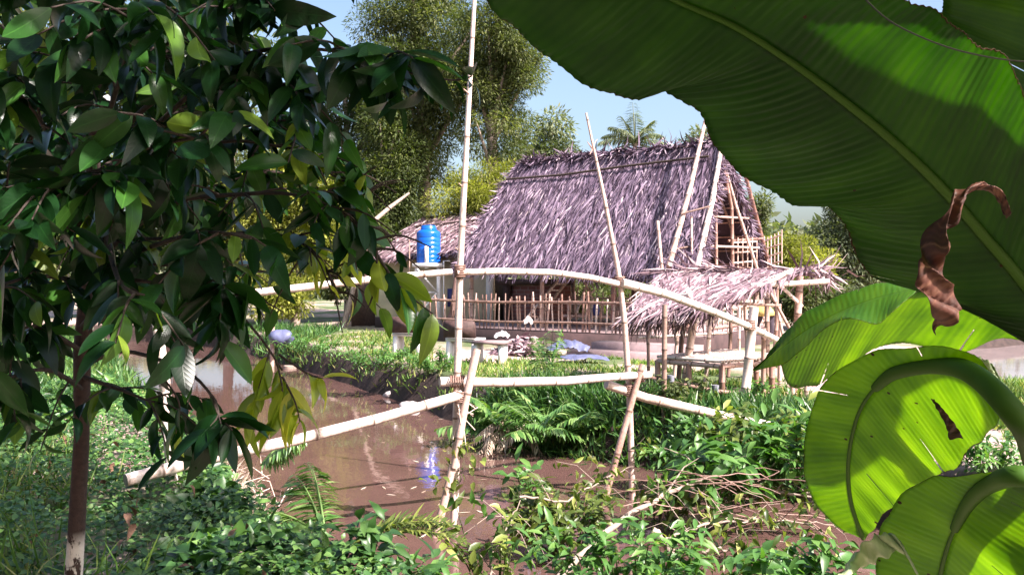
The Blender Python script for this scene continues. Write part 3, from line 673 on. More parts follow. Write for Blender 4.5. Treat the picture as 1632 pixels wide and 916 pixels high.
mb=MB(); mb.tube([(tx-.5,ty-.3,.6),(tx-.5,ty-.3,3.2)],.016,8); tag(mb.build('thin_pole',M['bamboo_tan']),'thin pole standing at the left of the blue tank','pole')
mb=MB(); mb.box((tx+.62,ty-.1,1.6),(.16,.12,.5)); mb.box((tx+.62,ty-.17,1.6),(.12,.02,.4)); tag(mb.build('blue_canister',M['navy']),'dark blue canister hanging beside the tank stand','canister')

# ------------------------------------------------------------------ benches, stool, heaps
def bench(name,x,y,rz,label):
    t=thing(name,(0,0,0),label,'bench','concrete benches in the yard')
    mb=MB(); mb.box((0,0,.42),(.66,.34,.06)); mb.build('seat',M['white_paint'],t)
    mb=MB(); k=8; pr=[(-.33,.46),(-.33,.70),(-.31,.76),(-.26,.78),(.26,.78),(.31,.76),(.33,.70),(.33,.46)]
    v=[(a,-.20-.10*(z-.46)-.035,z) for a,z in pr]+[(a,-.20-.10*(z-.46)+.03,z) for a,z in pr]
    mb.add(v,[tuple(range(k)),tuple(range(2*k-1,k-1,-1))]+[(i,k+i,k+(i+1)%k,(i+1)%k) for i in range(k)]); mb.build('backrest',M['brown_wood'],t)
    for s in (-.27,.27):
        mb=MB(); mb.add([(s-.04,-.22,-.05),(s+.04,-.22,-.05),(s+.04,.17,-.05),(s-.04,.17,-.05),(s-.04,-.17,.39),(s+.04,-.17,.39),(s+.04,.10,.39),(s-.04,.10,.39)],[(3,2,1,0),(4,5,6,7),(0,1,5,4),(1,2,6,5),(2,3,7,6),(3,0,4,7)])
        mb.build('leg',M['white_paint'],t)
    t.location=(x,y,gh(x,y)); t.rotation_euler=(0,0,rz); return t
p=at(742,585,16.2); bench('concrete_bench',p[0],p[1],R(-28),'bench with a dark brown backrest just behind the tall bridge pole')
p=at(655,575,17.6); bench('concrete_bench',p[0],p[1],R(-24),'bench farther left and partly behind hanging leaves')
p=at(788,588,15.6)
t=thing('low_table',(p[0],p[1],gh(p[0],p[1])),'low pale concrete table right of the brown-backed bench','table')
z0=gh(p[0],p[1]); mb=MB(); mb.box((p[0]-.05,p[1]+.1,z0+.40),(.62,.4,.05),R(-20)); mb.build('table_top',M['concrete'],t)
for s in (-.24,.2): mb=MB(); mb.box((p[0]-.05+s,p[1]+.1-s*.35,z0+.17),(.07,.3,.4),R(-20)); mb.build('leg',M['white_paint'],t)
def heap(name,label,cat,x,y,rx,ry,h,mat,n,L,W,tm=T_B,flat=.3):
    P=unit(n)*(rng.random(n)**.5)[:,None]*V3(rx,ry,h); P[:,2]=np.abs(P[:,2])*(1-np.hypot(P[:,0]/rx,P[:,1]/ry)*.7); P+=V3(x,y,gh(x,y))
    d=unit(n); d[:,2]*=flat; mb=MB(); mb.leaves(P,d,unit(n)+V3(0,0,1),L*rng.uniform(.5,1.3,n),W*rng.uniform(.6,1.4,n),tm,0,.2)
    return tag(mb.build(name,M[mat],origin=(x,y,gh(x,y))),label,cat)
p=at(835,560,17.5); heap('rubbish_heap','reddish heap of dry leaves and scraps before the hut plinth','heap',p[0],p[1],.7,.5,.4,'thatch_light',900,.22,.07)
def cloth(name,label,cat,c,sx,sy,h,mat,nx=26,ny=18,par=None,seed=0):
    r=np.random.default_rng(seed); u,v=np.meshgrid(np.linspace(-1,1,nx),np.linspace(-1,1,ny))
    z=h*(1-.6*np.abs(u)**1.5)*(1-.6*np.abs(v)**1.5)
    for k in range(9):
        a,b,ph=r.normal()*4,r.normal()*4,r.uniform(0,6); z=z+h*.10*np.abs(np.sin(a*u+b*v+ph))
    edge=1+.12*np.sin(5*np.arctan2(v,u)+seed)
    G_=np.stack([c[0]+u*sx*edge,c[1]+v*sy*edge,c[2]+z],-1); mb=MB(); mb.grid(G_)
    o=mb.build(name,M[mat],par); md=o.modifiers.new('thick','SOLIDIFY'); md.thickness=.006; return tag(o,label,cat)
p=at(905,570,17.0); cloth('tarpaulin','crumpled bluish grey tarpaulin in front of the hut step','tarpaulin',(p[0],p[1],gh(p[0],p[1])),.38,.35,.22,'tarp',seed=3)
p=at(930,585,15.9); cloth('plastic_sheet','pale crumpled sheet on the ground below the bluish tarpaulin','plastic sheet',(p[0],p[1],gh(p[0],p[1])),.4,.25,.10,'tarp',seed=5)
p=at(800,545,18.3); cloth('white_bag','white crumpled bag lying on top of the reddish heap','bag',(p[0],p[1],gh(p[0],p[1])+.18),.15,.12,.14,'plastic_white',seed=8)
p=at(842,522,19.4); cloth('clear_plastic_bag','pale plastic bag at the foot of the ladder','bag',(p[0],p[1],1.0),.09,.08,.2,'plastic_white',seed=9)
# grey stump, posts and rocks by the far end of the pond
def stump(px,py,D,r,h,label):
    c=at(px,py,D); z=gh(c[0],D); mb=MB(); mb.tube([(c[0],D,z-.1),(c[0],D,z+h*.4),(c[0]+.02,D,z+h)],[r*1.25,r,r*.95],12); return tag(mb.build('tree_stump',M['bark_pale']),label,'stump')
stump(461,515,21,.16,.45,'short grey stump on the far bank grass')
for px,h,D in ((433,1.5,21.5),):
    c=at(px,500,D); o_=pole([(c[0],D,gh(c[0],D)-.1),(c[0]+.02,D,gh(c[0],D)+h)],.055,'bamboo_pale',None,'wooden_post'); tag(o_,'pale upright post on the far bank beside the grey stump','post')
def rock(c,s,label,cat='rock',mat='stone',seed=1,name='rock'):
    r=np.random.default_rng(seed); th=np.linspace(0,math.pi,10)[:,None]; ph=np.linspace(0,2*math.pi,17)[None,:]
    q=1+.18*np.sin(3*ph+seed)*np.sin(2*th)+.12*np.sin(5*ph*1.0+2*th+seed)*np.sin(th)
    G_=np.stack([c[0]+s[0]*q*np.sin(th)*np.cos(ph),c[1]+s[1]*q*np.sin(th)*np.sin(ph),c[2]+s[2]*q*np.cos(th)*np.ones_like(ph)],-1)
    mb=MB(); mb.grid(G_); return tag(mb.build(name,M[mat],smooth=True),label,cat)
p=at(448,515,21.3); rock((p[0],p[1],.72),(.3,.2,.18),'bluish grey bundle lying beside the short stump','bundle','tarp',3,'grey_bundle')
p=gpt(625,632); rock((p[0],p[1],.03),(.16,.12,.08),'pale stone in the shallow water under the far bank',seed=2)
p=gpt(655,650); rock((p[0],p[1],.02),(.2,.13,.09),'larger whitish stone in the water above the low walking pole',seed=4)

# ------------------------------------------------------------------ lean-to shelter with table
sh=thing('lean_to_shelter',(3.5,12.0,gh(3.5,12)),'small open lean-to with loose pale palm thatch on crooked bamboo posts','shelter')
A,B=at(1010,492,11.6),at(1160,476,11.0); C,D=at(1062,432,13.4),at(1290,430,12.4)
mb=MB(); uu,vv=np.meshgrid(np.linspace(0,1,14),np.linspace(0,1,8))
S=bil(A,B,C,D,uu,vv); mb.grid(S[:,:],.3)
thatch(mb,A,B,C,D,2600,.60,.034,.04,.36,rn=(.1,1),stick=.07,cu=(.05,.3))
n=160; v=rng.random(n); P=A*(1-v)[:,None]+B*v[:,None]; d=V3(-.5,-.2,-.8)+rng.normal(size=(n,3))*.35; mb.leaves(P,d,unit(n),.5,.035,T_B,0,.3)
n=110; v=rng.random(n); P=C*(1-v)[:,None]+D*v[:,None]; d=V3(-.9,-.2,-.1)+rng.normal(size=(n,3))*.35; mb.leaves(P,d,unit(n),.6,.035,T_B,0,.3)
n=60; P=at(1290,432,12.3)+rng.normal(size=(n,3))*V3(.14,.1,.03); d=V3(.6,-.3,-.35)+rng.normal(size=(n,3))*.5; mb.leaves(P,d,unit(n),.36,.03,T_B,0,1.0)
n=24; P=at(1315,440,12.1)+rng.normal(size=(n,3))*V3(.06,.05,.03); d=V3(.3,-.2,-.9)+rng.normal(size=(n,3))*.4; mb.leaves(P,d,unit(n),.26,.03,T_B,0,.5)
mb.build('roof',M['thatch_light'],sh)
for P_,r,mt in (([at(1196,456,11.6),at(1320,448,12.0)],.035,'bamboo_pale'),([at(1120,485,11.0),at(1222,453,11.6),at(1262,430,12)],.03,'bamboo_pale'),([at(1010,480,12.3),at(1100,470,11.3)],.03,'bamboo_pale'),([at(1150,482,11.5),at(1240,487,11.9)],.02,'bamboo_dark')):
    pole(P_,r,mt,sh,'rafter')
def ppost(px0,py0,px1,py1,D,r,mt='bamboo_tan',par=sh,name='post',D1=None):
    a=at(px0,py0,D1 or D); b=at(px1,py1,D); b[2]=gh(b[0],D)-.1; return pole([a,(a+b)/2+V3(random.uniform(-.03,.03),0,0),b],r,mt,par,name)
ppost(1275,440,1270,655,12.0,.05)
ppost(1110,488,1088,640,11.6,.05,'bamboo_pale')
ppost(1098,470,1080,630,12.8,.035,'bamboo_dark')
ppost(1222,455,1222,600,13.6,.04,'bamboo_dark')
ppost(1238,440,1232,560,14.8,.035,'bamboo_tan')
ppost(1058,480,1057,640,12.6,.022,'bamboo_dark')
pole([at(1245,456,11.9),at(1278,488,12.0)],.025,'bamboo_pale',sh,'brace')
pole([at(1225,462,13.4),at(1262,530,13.4)],.025,'bamboo_tan',sh,'brace'); pole([at(1268,520,13.2),at(1240,545,13.6)],.03,'bamboo_pale',sh,'brace')
pole([at(1232,460,13.5),at(1250,545,13.6)],.022,'bamboo_pale',sh,'brace')

tb=thing('bamboo_table',(3.2,11.4,gh(3.2,11.4)),'long bamboo platform table under the lean-to','table')
c=[at(1048,562,11.6),at(1152,556,12.6),at(1262,572,11.6),at(1150,580,10.9)]
zt=float(np.mean([q[2] for q in c])); c=[V3(q[0],q[1],zt) for q in c]
mb=MB()
for k in range(26):
    t_=k/25; a=c[0]+(c[1]-c[0])*t_; b=c[3]+(c[2]-c[3])*t_; mb.tube([a+V3(0,0,random.uniform(-.004,.004)),b],.022,6,rnd=random.uniform(.4,1),nodes=.5)
mb.build('table_top',M['bamboo_pale'],tb)
for a,b in ((0,3),(1,2),(0,1),(3,2)): pole([c[a]-V3(0,0,.06),c[b]-V3(0,0,.06)],.03,'bamboo_tan',tb,'frame_pole'); 
pole([c[0]-V3(0,0,.32),c[3]-V3(0,0,.32)],.022,'bamboo_dark',tb,'stretcher')
for q in (c[0],c[1],c[2],c[3],(c[0]+c[3])/2,(c[1]+c[2])/2,c[3]+(c[2]-c[3])*.35,c[3]+(c[2]-c[3])*.7): pole([q-V3(0,0,.05),V3(q[0]+.01,q[1],gh(q[0],q[1])-.1)],.038,'bamboo_tan',tb,'leg')
ppost(1132,474,1122,640,11.9,.028,'bamboo_pale'); ppost(1165,470,1160,560,13.8,.03,'bamboo_dark'); ppost(1186,465,1188,610,13.0,.026,'bamboo_tan')
ppost(1030,490,1034,600,13.6,.025,'bamboo_tan'); ppost(1078,484,1074,600,13.8,.03,'bamboo_pale')
for z_,mt in ((500,'bamboo_tan'),(530,'bamboo_pale')): pole([at(1018,z_+8,13.6),at(1165,z_,13.8)],.02,mt,sh,'cross_pole')
# low benches of bamboo between table and bridge
pr=thing('pipe_rail',tuple(at(1080,640,10.8)),'dark pipe rail on short uprights in front of the bamboo table','rail')
pole([at(1025,600,11.2),at(1070,610,10.9),at(1145,624,10.5),at(1170,626,10.6)],.028,'bamboo_dark',pr,'top_rail',nodes=0)
for px,py,D in ((1069,604,10.9),(1140,620,10.5)):
    a=at(px,py,D); mb=MB(); mb.tube([a+V3(0,0,.03),V3(a[0],D,gh(a[0],D)-.1)],.03,8); mb.build('upright',M['bamboo_tan'],pr)
    mb=MB(); mb.tube([a+V3(0,-.0,-.04),a+V3(0,0,.05)],.045,8); mb.build('joint',M['pipe'],pr)
# slim posts standing free beside the shelter
for (px,D,h,lab,mt) in ((1058,10.3,1.3,'dark slim post behind the sloping walking pole','bamboo_dark'),(1216,11.0,.95,'short bamboo stake right of the thick handrail post','bamboo_tan'),(1242,12.3,.7,'small stake left of the shelter corner post','bamboo_tan'),(1285,11.3,.6,'small pale stake right of the shelter corner post','bamboo_pale')):
    c_=at(px,500,D); z=gh(c_[0],D); o=pole([(c_[0],D,z-.1),(c_[0]+.01,D,z+h)],.03,mt,None,'bamboo_stake'); tag(o,lab,'stake','free-standing stakes by the shelter')
# basket and dark cloth at the back
p=at(1218,500,15.5); t=thing('work_clothes',(p[0],p[1],1.2),'yellowish hat-like bundle over dark hanging cloth behind the table','hanging cloth')
mb=MB(); lathe(mb,(p[0],p[1],p[2]-.02),[(.0,.18),(.10,.16),(.16,.08),(.20,.0),(.10,-.02)],20); mb.build('straw_bundle',M['yellow'],t)
for s in (-.11,.10):
    u,v=np.meshgrid(np.linspace(0,2*math.pi,13),np.linspace(0,1,8)); mb=MB()
    mb.grid(np.stack([p[0]+s*(1+.4*v)+(.07+.02*np.sin(v*9))*np.cos(u),p[1]+.05*np.sin(u),p[2]-.02-v*.36],-1)); mb.build('cloth_leg',M['dark_cloth'],t)
pole([at(1175,490,15.5),at(1245,486,15.5)],.02,'bamboo_tan',t,'hanging_rail')
for s,h in ((1178,488),(1243,486)): a=at(s,h,15.5); pole([a,V3(a[0],a[1],gh(a[0],a[1])-.1)],.025,'bamboo_tan',t,'post')

# ------------------------------------------------------------------ bamboo footbridge
br=thing('bamboo_footbridge',(-.43,7.55,-.5),'narrow monkey bridge of pale bamboo poles crossing the brown pond','footbridge')
def bp(name,P,r,mt='bamboo_pale',nodes=.42,rnd=None,seg=12):
    mb=MB(); mb.tube(P,r,seg,nodes=nodes,rnd=random.uniform(.45,.95) if rnd is None else rnd,bump=1.10); return mb.build(name,M[mt],br,smooth=True)
bp('tall_post',[at(723,960,7.55),at(724,847,7.55),at(728,640,7.55),at(733,430,7.58),at(745,200,7.6),at(757,-15,7.65),at(760,-60,7.66)],[.035,.035,.032,.029,.023,.017,.015],rnd=.6)
bp('brace',[at(690,870,7.42),at(708,800,7.44),at(722,740,7.46)],[.034,.033,.032],'bamboo_tan')
bp('brace',[at(724,745,7.44),at(742,640,7.46),at(760,556,7.5)],[.031,.033,.035],'bamboo_tan')
bp('walk_pole',[at(200,765,6.1),at(330,730,6.5),at(470,701,6.85),at(600,668,7.2),at(736,629,7.48)],[.046,.045,.044,.043,.041])
bp('walk_pole',[at(701,608,7.55),at(800,609,7.75),at(900,607,8.1),at(970,601,8.4),at(1036,597,8.65)],[.040,.040,.040,.038,.034],rnd=.95)
bp('walk_pole',[at(966,612,8.5),at(1030,634,8.7),at(1145,661,8.9),at(1300,693,9.2)],[.044,.046,.046,.044])
bp('handrail',[at(232,492,6.7),at(384,469,6.9),at(500,456,7.1),at(600,444,7.3),at(720,433,7.5)],[.032,.031,.030,.029,.027],rnd=.9)
bp('handrail',[at(728,434,7.52),at(800,432,7.7),at(880,434,8.0),at(940,442,8.3),at(984,452,8.55)],[.027,.028,.028,.029,.030],rnd=.8)
bp('handrail',[at(990,450,8.55),at(1060,468,9.1),at(1130,494,9.8),at(1192,519,10.5),at(1262,553,11.3)],[.044,.043,.042,.040,.038],rnd=.9)
bp('post',[at(1012,900,8.7),at(1008,798,8.68),at(1003,620,8.66),at(994,500,8.64),at(985,430,8.62),at(962,310,8.6),at(934,180,8.6)],[.031,.031,.030,.028,.025,.018,.010],'bamboo_tan',rnd=.9)
bp('brace',[at(957,830,8.5),at(968,780,8.5),at(1000,665,8.52),at(1024,580,8.56)],[.034,.033,.031,.028],'bamboo_tan')
bp('post',[at(244,470,6.75),at(262,600,6.7),at(275,770,6.65)],[.034,.04,.042],rnd=.9)
a=at(1202,489,10.6); b=at(1184,660,10.6); b[2]=gh(b[0],10.6)-.1; bp('post',[a,b],[.055,.055],rnd=.7)
# branch stubs on the tall poles
mb=MB()
for P_ in (([at(943,236,8.6),at(936,226,8.5)]),([at(945,232,8.6),at(952,222,8.65)]),([at(944,238,8.6),at(940,246,8.5)])): mb.tube(P_,[.008,.003],5)
for py in (150,300,402): x=np.interp(py,[-15,200,430],[757,745,733]); mb.tube([at(x,py,7.6),at(x-9,py-8,7.55)],[.010,.004],5)
mb.build('twig_stub',M['bamboo_tan'],br)
# bindings
def wrap(c,ax,r,w_,name='lashing',mt='bamboo_dark'):
    mb=MB(); ax=np.asarray(ax,float); ax/=np.linalg.norm(ax)
    for k in range(6): 
        q=np.asarray(c)+ax*(k/5-.5)*w_; e1=np.cross(ax,(0.3,1,.2)); e1/=np.linalg.norm(e1); e2=np.cross(ax,e1)
        th=np.linspace(0,2*math.pi,15); mb.tube([q+r*(math.cos(t)*e1+math.sin(t)*e2)+ax*.012*(t/6) for t in th],.008,4,cap=False)
    return mb.build(name,M[mt],br)
wrap(at(728,608,7.55),(1,0,0),.052,.10); wrap(at(734,632,7.5),(.1,0,1),.06,.08); wrap(at(733,433,7.55),(0,0,1),.045,.09)
wrap(at(1016,601,8.6),(1,0,0),.046,.10); wrap(at(1003,622,8.6),(0,0,1),.05,.09); wrap(at(988,450,8.6),(0,0,1),.045,.09); wrap(at(1195,518,10.55),(0,0,1),.065,.1)
mb=MB(); 
for k in range(10): 
    a=at(736,640,7.5)+rng.normal(size=3)*.03; b=at(712+random.uniform(-8,50),690+random.uniform(-40,30),7.45); mb.tube([a,(a+b)/2+rng.normal(size=3)*.04,b],.004,4)
mb.build('loose_cord',M['bamboo_pale'],br)
# ------------------------------------------------------------------ ferns, shrubs and fallen branches on the banks
def curve2(a,m_,b,n=8):
    t=np.linspace(0,1,n)[:,None]; return a*(1-t)**2+2*m_*t*(1-t)+b*t**2+rng.normal(size=(n,3))*.006
def plant_fronds(name,label,x,y,n,L,mat='fern',pl=.22,pw=.028,el=(.5,1.2),az=None,z=None,npin=20,group=None,pd=.3,droop=.35,cat='fern'):
    z=gh(x,y) if z is None else z
    t=thing(name,(x,y,z),label,cat,group)
    for k in range(n):
        a=(k/n*2*math.pi+random.uniform(-.4,.4)) if az is None else random.uniform(*az)
        mb=MB(); frond(mb,(x,y,z-.03),a,random.uniform(*el),L*random.uniform(.7,1.15),droop,npin,pl,pw,.009,pd)
        mb.build('frond',M[mat],t)
    return t
FG='broad ferns hanging over the pond edge'
plant_fronds('mangrove_fern','fern with long pale leaflets hanging over the water right of the tall pole',*gpt(800,690,.15)[:2],7,.95,z=.15,az=(2.2,5.0),group=FG,pl=.30,pw=.05,npin=16)
plant_fronds('mangrove_fern','fern clump in the middle of the far bank below the walking pole',*gpt(865,690,.25)[:2],10,1.0,z=.25,group=FG,pl=.26,pw=.04)
plant_fronds('mangrove_fern','fern clump left of the crossed braces on the far bank',*gpt(925,700,.2)[:2],9,.85,z=.2,group=FG,pl=.24,pw=.04)
plant_fronds('upright_fern','upright fern with a tall frond in front of the tarpaulin',*at(872,605,13.2)[:2],5,.95,el=(1.0,1.4),pl=.3,pw=.04,droop=.1,group=None)
plant_fronds('arching_fern','arched frond over the water just right of the low walking pole end',*gpt(415,745,.35)[:2],3,.72,z=.4,az=(-.5,.5),el=(.5,.9),pl=.2,pw=.028,pd=1.2)
plant_fronds('striped_fern','bright frond with broad parallel leaflets near the bottom left of the pond',*gpt(520,885,.5)[:2],5,.80,z=.62,az=(1.4,2.9),el=(.5,1.0),pl=.19,pw=.032,pd=.3,npin=18)
plant_fronds('arching_fern','feathery yellow green frond rising over the water near the bottom',*gpt(565,895,.45)[:2],4,.80,z=.6,az=(-.2,.5),el=(.3,.6),mat='fol_vine',pl=.16,pw=.016,npin=30,pd=-.6)
# dead hanging fronds under the far bank ferns
mb=MB(); 
for k in range(16):
    p=gpt(random.uniform(780,950),random.uniform(672,700),.15); frond(mb,p+V3(0,0,random.uniform(.05,.25)),random.uniform(3.3,5.8),random.uniform(-.2,.2),.5,.6,14,.16,.025,.006,.8)
tag(mb.build('dead_fronds',M['dry_grass'],origin=gpt(865,690,.1)),'withered pale fronds hanging below the green ferns','dead fronds',kind='stuff')
def shrub(name,label,x,y,rx,ry,h,n,L,W,mat,group=None,z=None,stems=9,tm=None,cat='shrub',droop=.1,vine=False):
    z=gh(x,y) if z is None else z
    t=thing(name,(x,y,z),label,cat,group)
    tm=tm or T_3; mb=MB(); st=MB(); per=max(1,n//stems)
    for k in range(stems):
        a=random.uniform(0,6.28); q=random.uniform(.2,1)
        e=V3(x+rx*q*math.cos(a),y+ry*q*math.sin(a),z+h*random.uniform(.45,1.05)*(1.1-.4*q))
        b=V3(x+.15*rx*math.cos(a),y+.15*ry*math.sin(a),z-.05); mid=(b*.45+e*.55)+V3(0,0,h*.22)+rng.normal(size=3)*.04
        tt=np.linspace(0,1,9)[:,None]; C=b*(1-tt)**2+2*mid*tt*(1-tt)+e*tt**2
        st.tube(C,np.linspace(.007,.002,9),5)
        s=rng.random(per)**.7*.9+.12; s=np.clip(s,0,1); P=np.stack([np.interp(s,tt[:,0],C[:,i]) for i in range(3)],1)+rng.normal(size=(per,3))*L*.35
        tan=(e-b)/np.linalg.norm(e-b); d=unit(per)+tan*.5; d[:,2]=d[:,2]*.6-droop
        mb.leaves(P,d,unit(per)*.45+V3(.15,-.2,1.0),L*rng.uniform(.6,1.3,per),W*rng.uniform(.7,1.2,per),tm,.2,rng.uniform(.1,.6,per),np.clip(rng.random(per)*.6+random.random()*.4,0,1))
    st.build('stems',M['fol_olive'],t); mb.build('foliage',M[mat],t); return t
SG='leafy shrubs along the pond'
S=[ # name,label,px,py,z,rx,ry,h,n,L,W,mat
('leafy_shrub','bright shrub with pale leaves at the far end of the sloping walking pole',1225,725,.5,.7,.45,.42,440,.17,.062,'fol_vine'),
('leafy_shrub','green shrub just left of the round banana leaf on the right bank',1270,760,.5,.5,.45,.6,360,.16,.06,'fol_bush'),
('leafy_shrub','dense green shrub under the sloping walking pole',1120,735,.35,.7,.5,.42,600,.12,.045,'fol_bush'),
('broadleaf_shrub','shrub with one large blue-green leaf cluster on the right bank',1165,790,.35,.5,.4,.55,200,.19,.09,'fol_bush'),
('yellow_shrub','yellow green shrub at the foot of the crossed braces',1050,830,.1,.40,.35,.5,300,.11,.04,'fol_vine'),
('yellow_shrub','bright yellow green shrub rising from the water at bottom centre',905,880,.05,.55,.4,.62,560,.11,.042,'fol_vine'),
('bluish_shrub','small plant with broad bluish green leaves beside the yellow green shrub',838,790,.05,.22,.2,.35,40,.18,.07,'fol_bush'),
('leafy_shrub','dark shrub on the far bank between brace and sloping pole',1075,690,.35,.6,.5,.45,500,.10,.035,'fol_dark'),
('leafy_shrub','dark green shrub at the bottom edge left of the submerged poles',560,985,.45,.42,.4,.36,260,.13,.05,'fol_ground'),
('leafy_shrub','shrub at the bottom edge left of the arching yellow frond',450,985,.5,.45,.4,.34,300,.11,.045,'fol_ground'),
('leafy_shrub','thin leafy shrub at the bottom edge near the pole reflections',640,985,.3,.32,.3,.42,160,.13,.035,'fol_bush'),
('yellow_shrub','sparse dark-stemmed shrub with pale leaves right of the submerged poles',790,975,.0,.38,.3,1.0,130,.11,.045,'fol_vine'),
('leafy_shrub','tangled shrub at the bottom edge right of centre',1010,1000,.1,.8,.4,.75,620,.11,.04,'fol_bush'),
('leafy_shrub','shrub at the bottom edge below the round banana leaf',1220,980,.3,.6,.5,.5,380,.13,.05,'fol_bush'),
('leafy_shrub','green tuft on the far bank in front of the benches',690,590,.6,.6,.4,.35,500,.09,.03,'fol_bush'),
('leafy_shrub','bushy green weeds on the far bank below the blue tank',600,585,.55,1.0,.5,.45,900,.09,.03,'fol_bush'),
('leafy_shrub','green weeds on the far bank near the grey stump',500,560,.55,1.2,.6,.35,700,.09,.03,'fol_bush'),
('leafy_shrub','small weeds under the lean-to table',1180,640,.6,.7,.5,.35,260,.10,.04,'fol_bush'),
('leafy_shrub','green weeds at the water edge right of the banana stem',1575,745,.6,.5,.4,.3,500,.09,.03,'fol_bush'),
]
for (nm,lb,px,py,z,rx,ry,h,n,L,W,mt) in S:
    p=gpt(px,py,z); shrub(nm,lb,p[0],p[1],rx,ry,h,n,L,W,mt,SG,z=max(z,gh(p[0],p[1])) if z>.2 else z,stems=max(8,n//30))
# climbing plant on the tall bridge pole
cl=thing('climbing_plant',tuple(at(726,760,7.5)),'small climbing plant with yellow green leaves wound round the tall bridge pole','climber')
mb=MB(); th=np.linspace(0,20,60); zz=np.linspace(CH+(440-800)/F*7.5,CH+(440-685)/F*7.5,60); xx=at(726,700,7.55)[0]
mb.tube([(xx+.05*math.cos(a),7.53+.05*math.sin(a),z) for a,z in zip(th,zz)],.005,4); mb.build('stem',M['fol_olive'],cl)
n=46; c=np.where(rng.random(n)<.5,0,1); base=np.stack([at(722,765,7.45),at(735,712,7.45)])[c]; P=base+rng.normal(size=(n,3))*V3(.09,.05,.05)
d=unit(n); d[:,2]-=.2; mb=MB(); mb.leaves(P,d,unit(n)*.5+V3(0,0,1),.11*rng.uniform(.7,1.2,n),.05,T_5,.15,.3,rng.uniform(.2,1,n)); mb.build('foliage',M['fol_vine'],cl)
# fallen branches arching over the water at bottom right
def branch(name,label,pts,r,nl,L,W,mat,twigs=10,cat='fallen branch',hang=.5,group='fallen branches over the water'):
    P=np.array([at(*p) for p in pts]); t=thing(name,tuple(P[0]),label,cat,group)
    tt=np.linspace(0,1,len(P)); q=np.linspace(0,1,24); C=np.stack([np.interp(q,tt,P[:,i]) for i in range(3)],1)+rng.normal(size=(24,3))*.008
    mb=MB(); mb.tube(C,np.linspace(r,r*.3,24),7); lf=MB(); per=max(1,nl//twigs)
    for k in range(twigs):
        s=random.uniform(.1,1); b=np.array([np.interp(s,q,C[:,i]) for i in range(3)]); e=b+V3(random.uniform(-.35,.35),random.uniform(-.3,.3),random.uniform(-.35,.28)); m_=(b+e)/2+V3(0,0,.06)
        mb.tube([b,m_,e],[r*.35,r*.2,.002],5)
        u=rng.random((per,1)); Pq=b*(1-u)+e*u+rng.normal(size=(per,3))*.03; d=unit(per)+V3(0,0,-hang); lf.leaves(Pq,d,unit(per)+V3(0,-.3,1),L*rng.uniform(.6,1.3,per),W,T_3,.2,.4)
    mb.build('stem',M['bark_pale'],t); lf.build('foliage',M[mat],t)
branch('fallen_branch','thick arching branch running from the bottom edge up to the right',[(880,930,6.0),(960,850,6.4),(1050,790,6.9),(1150,755,7.3),(1300,745,7.6)],.028,220,.11,.038,'fol_bush',22)
branch('fallen_branch','thin dark branch just below the thick arching one',[(1060,860,6.2),(1130,832,6.4),(1220,828,6.6),(1330,835,6.8)],.012,160,.10,.035,'fol_vine',16)
branch('fallen_branch','bundle-like pale branch left of the round banana leaf, uppermost of the tangle',[(1100,790,7.4),(1180,772,7.5),(1250,785,7.4),(1340,800,7.3)],.022,120,.10,.035,'fol_vine',12)
branch('fallen_branch','thick bare branch dropping into the water at bottom right',[(1040,845,6.0),(1075,880,5.9),(1105,940,5.8)],.03,30,.10,.035,'fol_bush',5)
branch('fallen_branch','thin branch with hanging leaves above the bottom right corner of the pond',[(1120,880,5.6),(1180,870,5.6),(1260,930,5.5)],.012,150,.11,.036,'fol_vine',14)
branch('fallen_branch','long thin leafy twig stretching across the water at bottom centre',[(830,790,6.6),(900,800,6.7),(960,765,7.4),(1010,742,8.0)],.010,160,.10,.036,'fol_vine',16)
branch('fallen_branch','leaning leafy stem left of the thick arching branch',[(770,960,5.7),(790,870,5.9),(830,800,6.1)],.012,60,.11,.04,'fol_bush',8)
mb=MB()
for k in range(44):
    px=random.uniform(1060,1290); py=random.uniform(755,850); D=random.uniform(6.6,7.6); a=at(px,py,D); b=a+V3(random.uniform(.3,.8)*random.choice((-1,1)),random.uniform(-.3,.3),random.uniform(-.18,.18)); m_=(a+b)/2+V3(0,0,.08)
    mb.tube(curve2(a,m_,b),[.004,.0045,.005,.0045,.004,.0035,.003,.002],5,rnd=random.random())
tag(mb.build('brushwood',M['bamboo_dark']),'tangle of dry sticks behind the arching branch on the right','brushwood',kind='stuff')
# dry twigs at bridge foot and floating leaves
mb=MB()
for k in range(34):
    a=gpt(random.uniform(320,450),random.uniform(730,830),.15); b=a+V3(random.uniform(-.4,.4),random.uniform(-.3,.3),random.uniform(.0,.3)); mb.tube([a,(a+b)/2+V3(0,0,.1),b],[.005,.006,.003],5,rnd=random.random())
tag(mb.build('dry_twigs',M['bamboo_pale']),'pale dry twigs lying at the water edge under the low walking pole','twigs',kind='stuff')
P=np.array([gpt(random.uniform(560,790),random.uniform(655,860)) for k in range(36)])+V3(0,0,.006); n=len(P); d=unit(n); d[:,2]=0
mb=MB(); mb.leaves(P,d,np.tile(V3(0,0,1),(n,1)),.11*rng.uniform(.5,1.5,n),.022,T_3,.05,0)
tag(mb.build('floating_leaves',M['dry_grass'],origin=(-.6,9,0)),'scattered pale leaves floating on the brown water','leaves',kind='stuff')

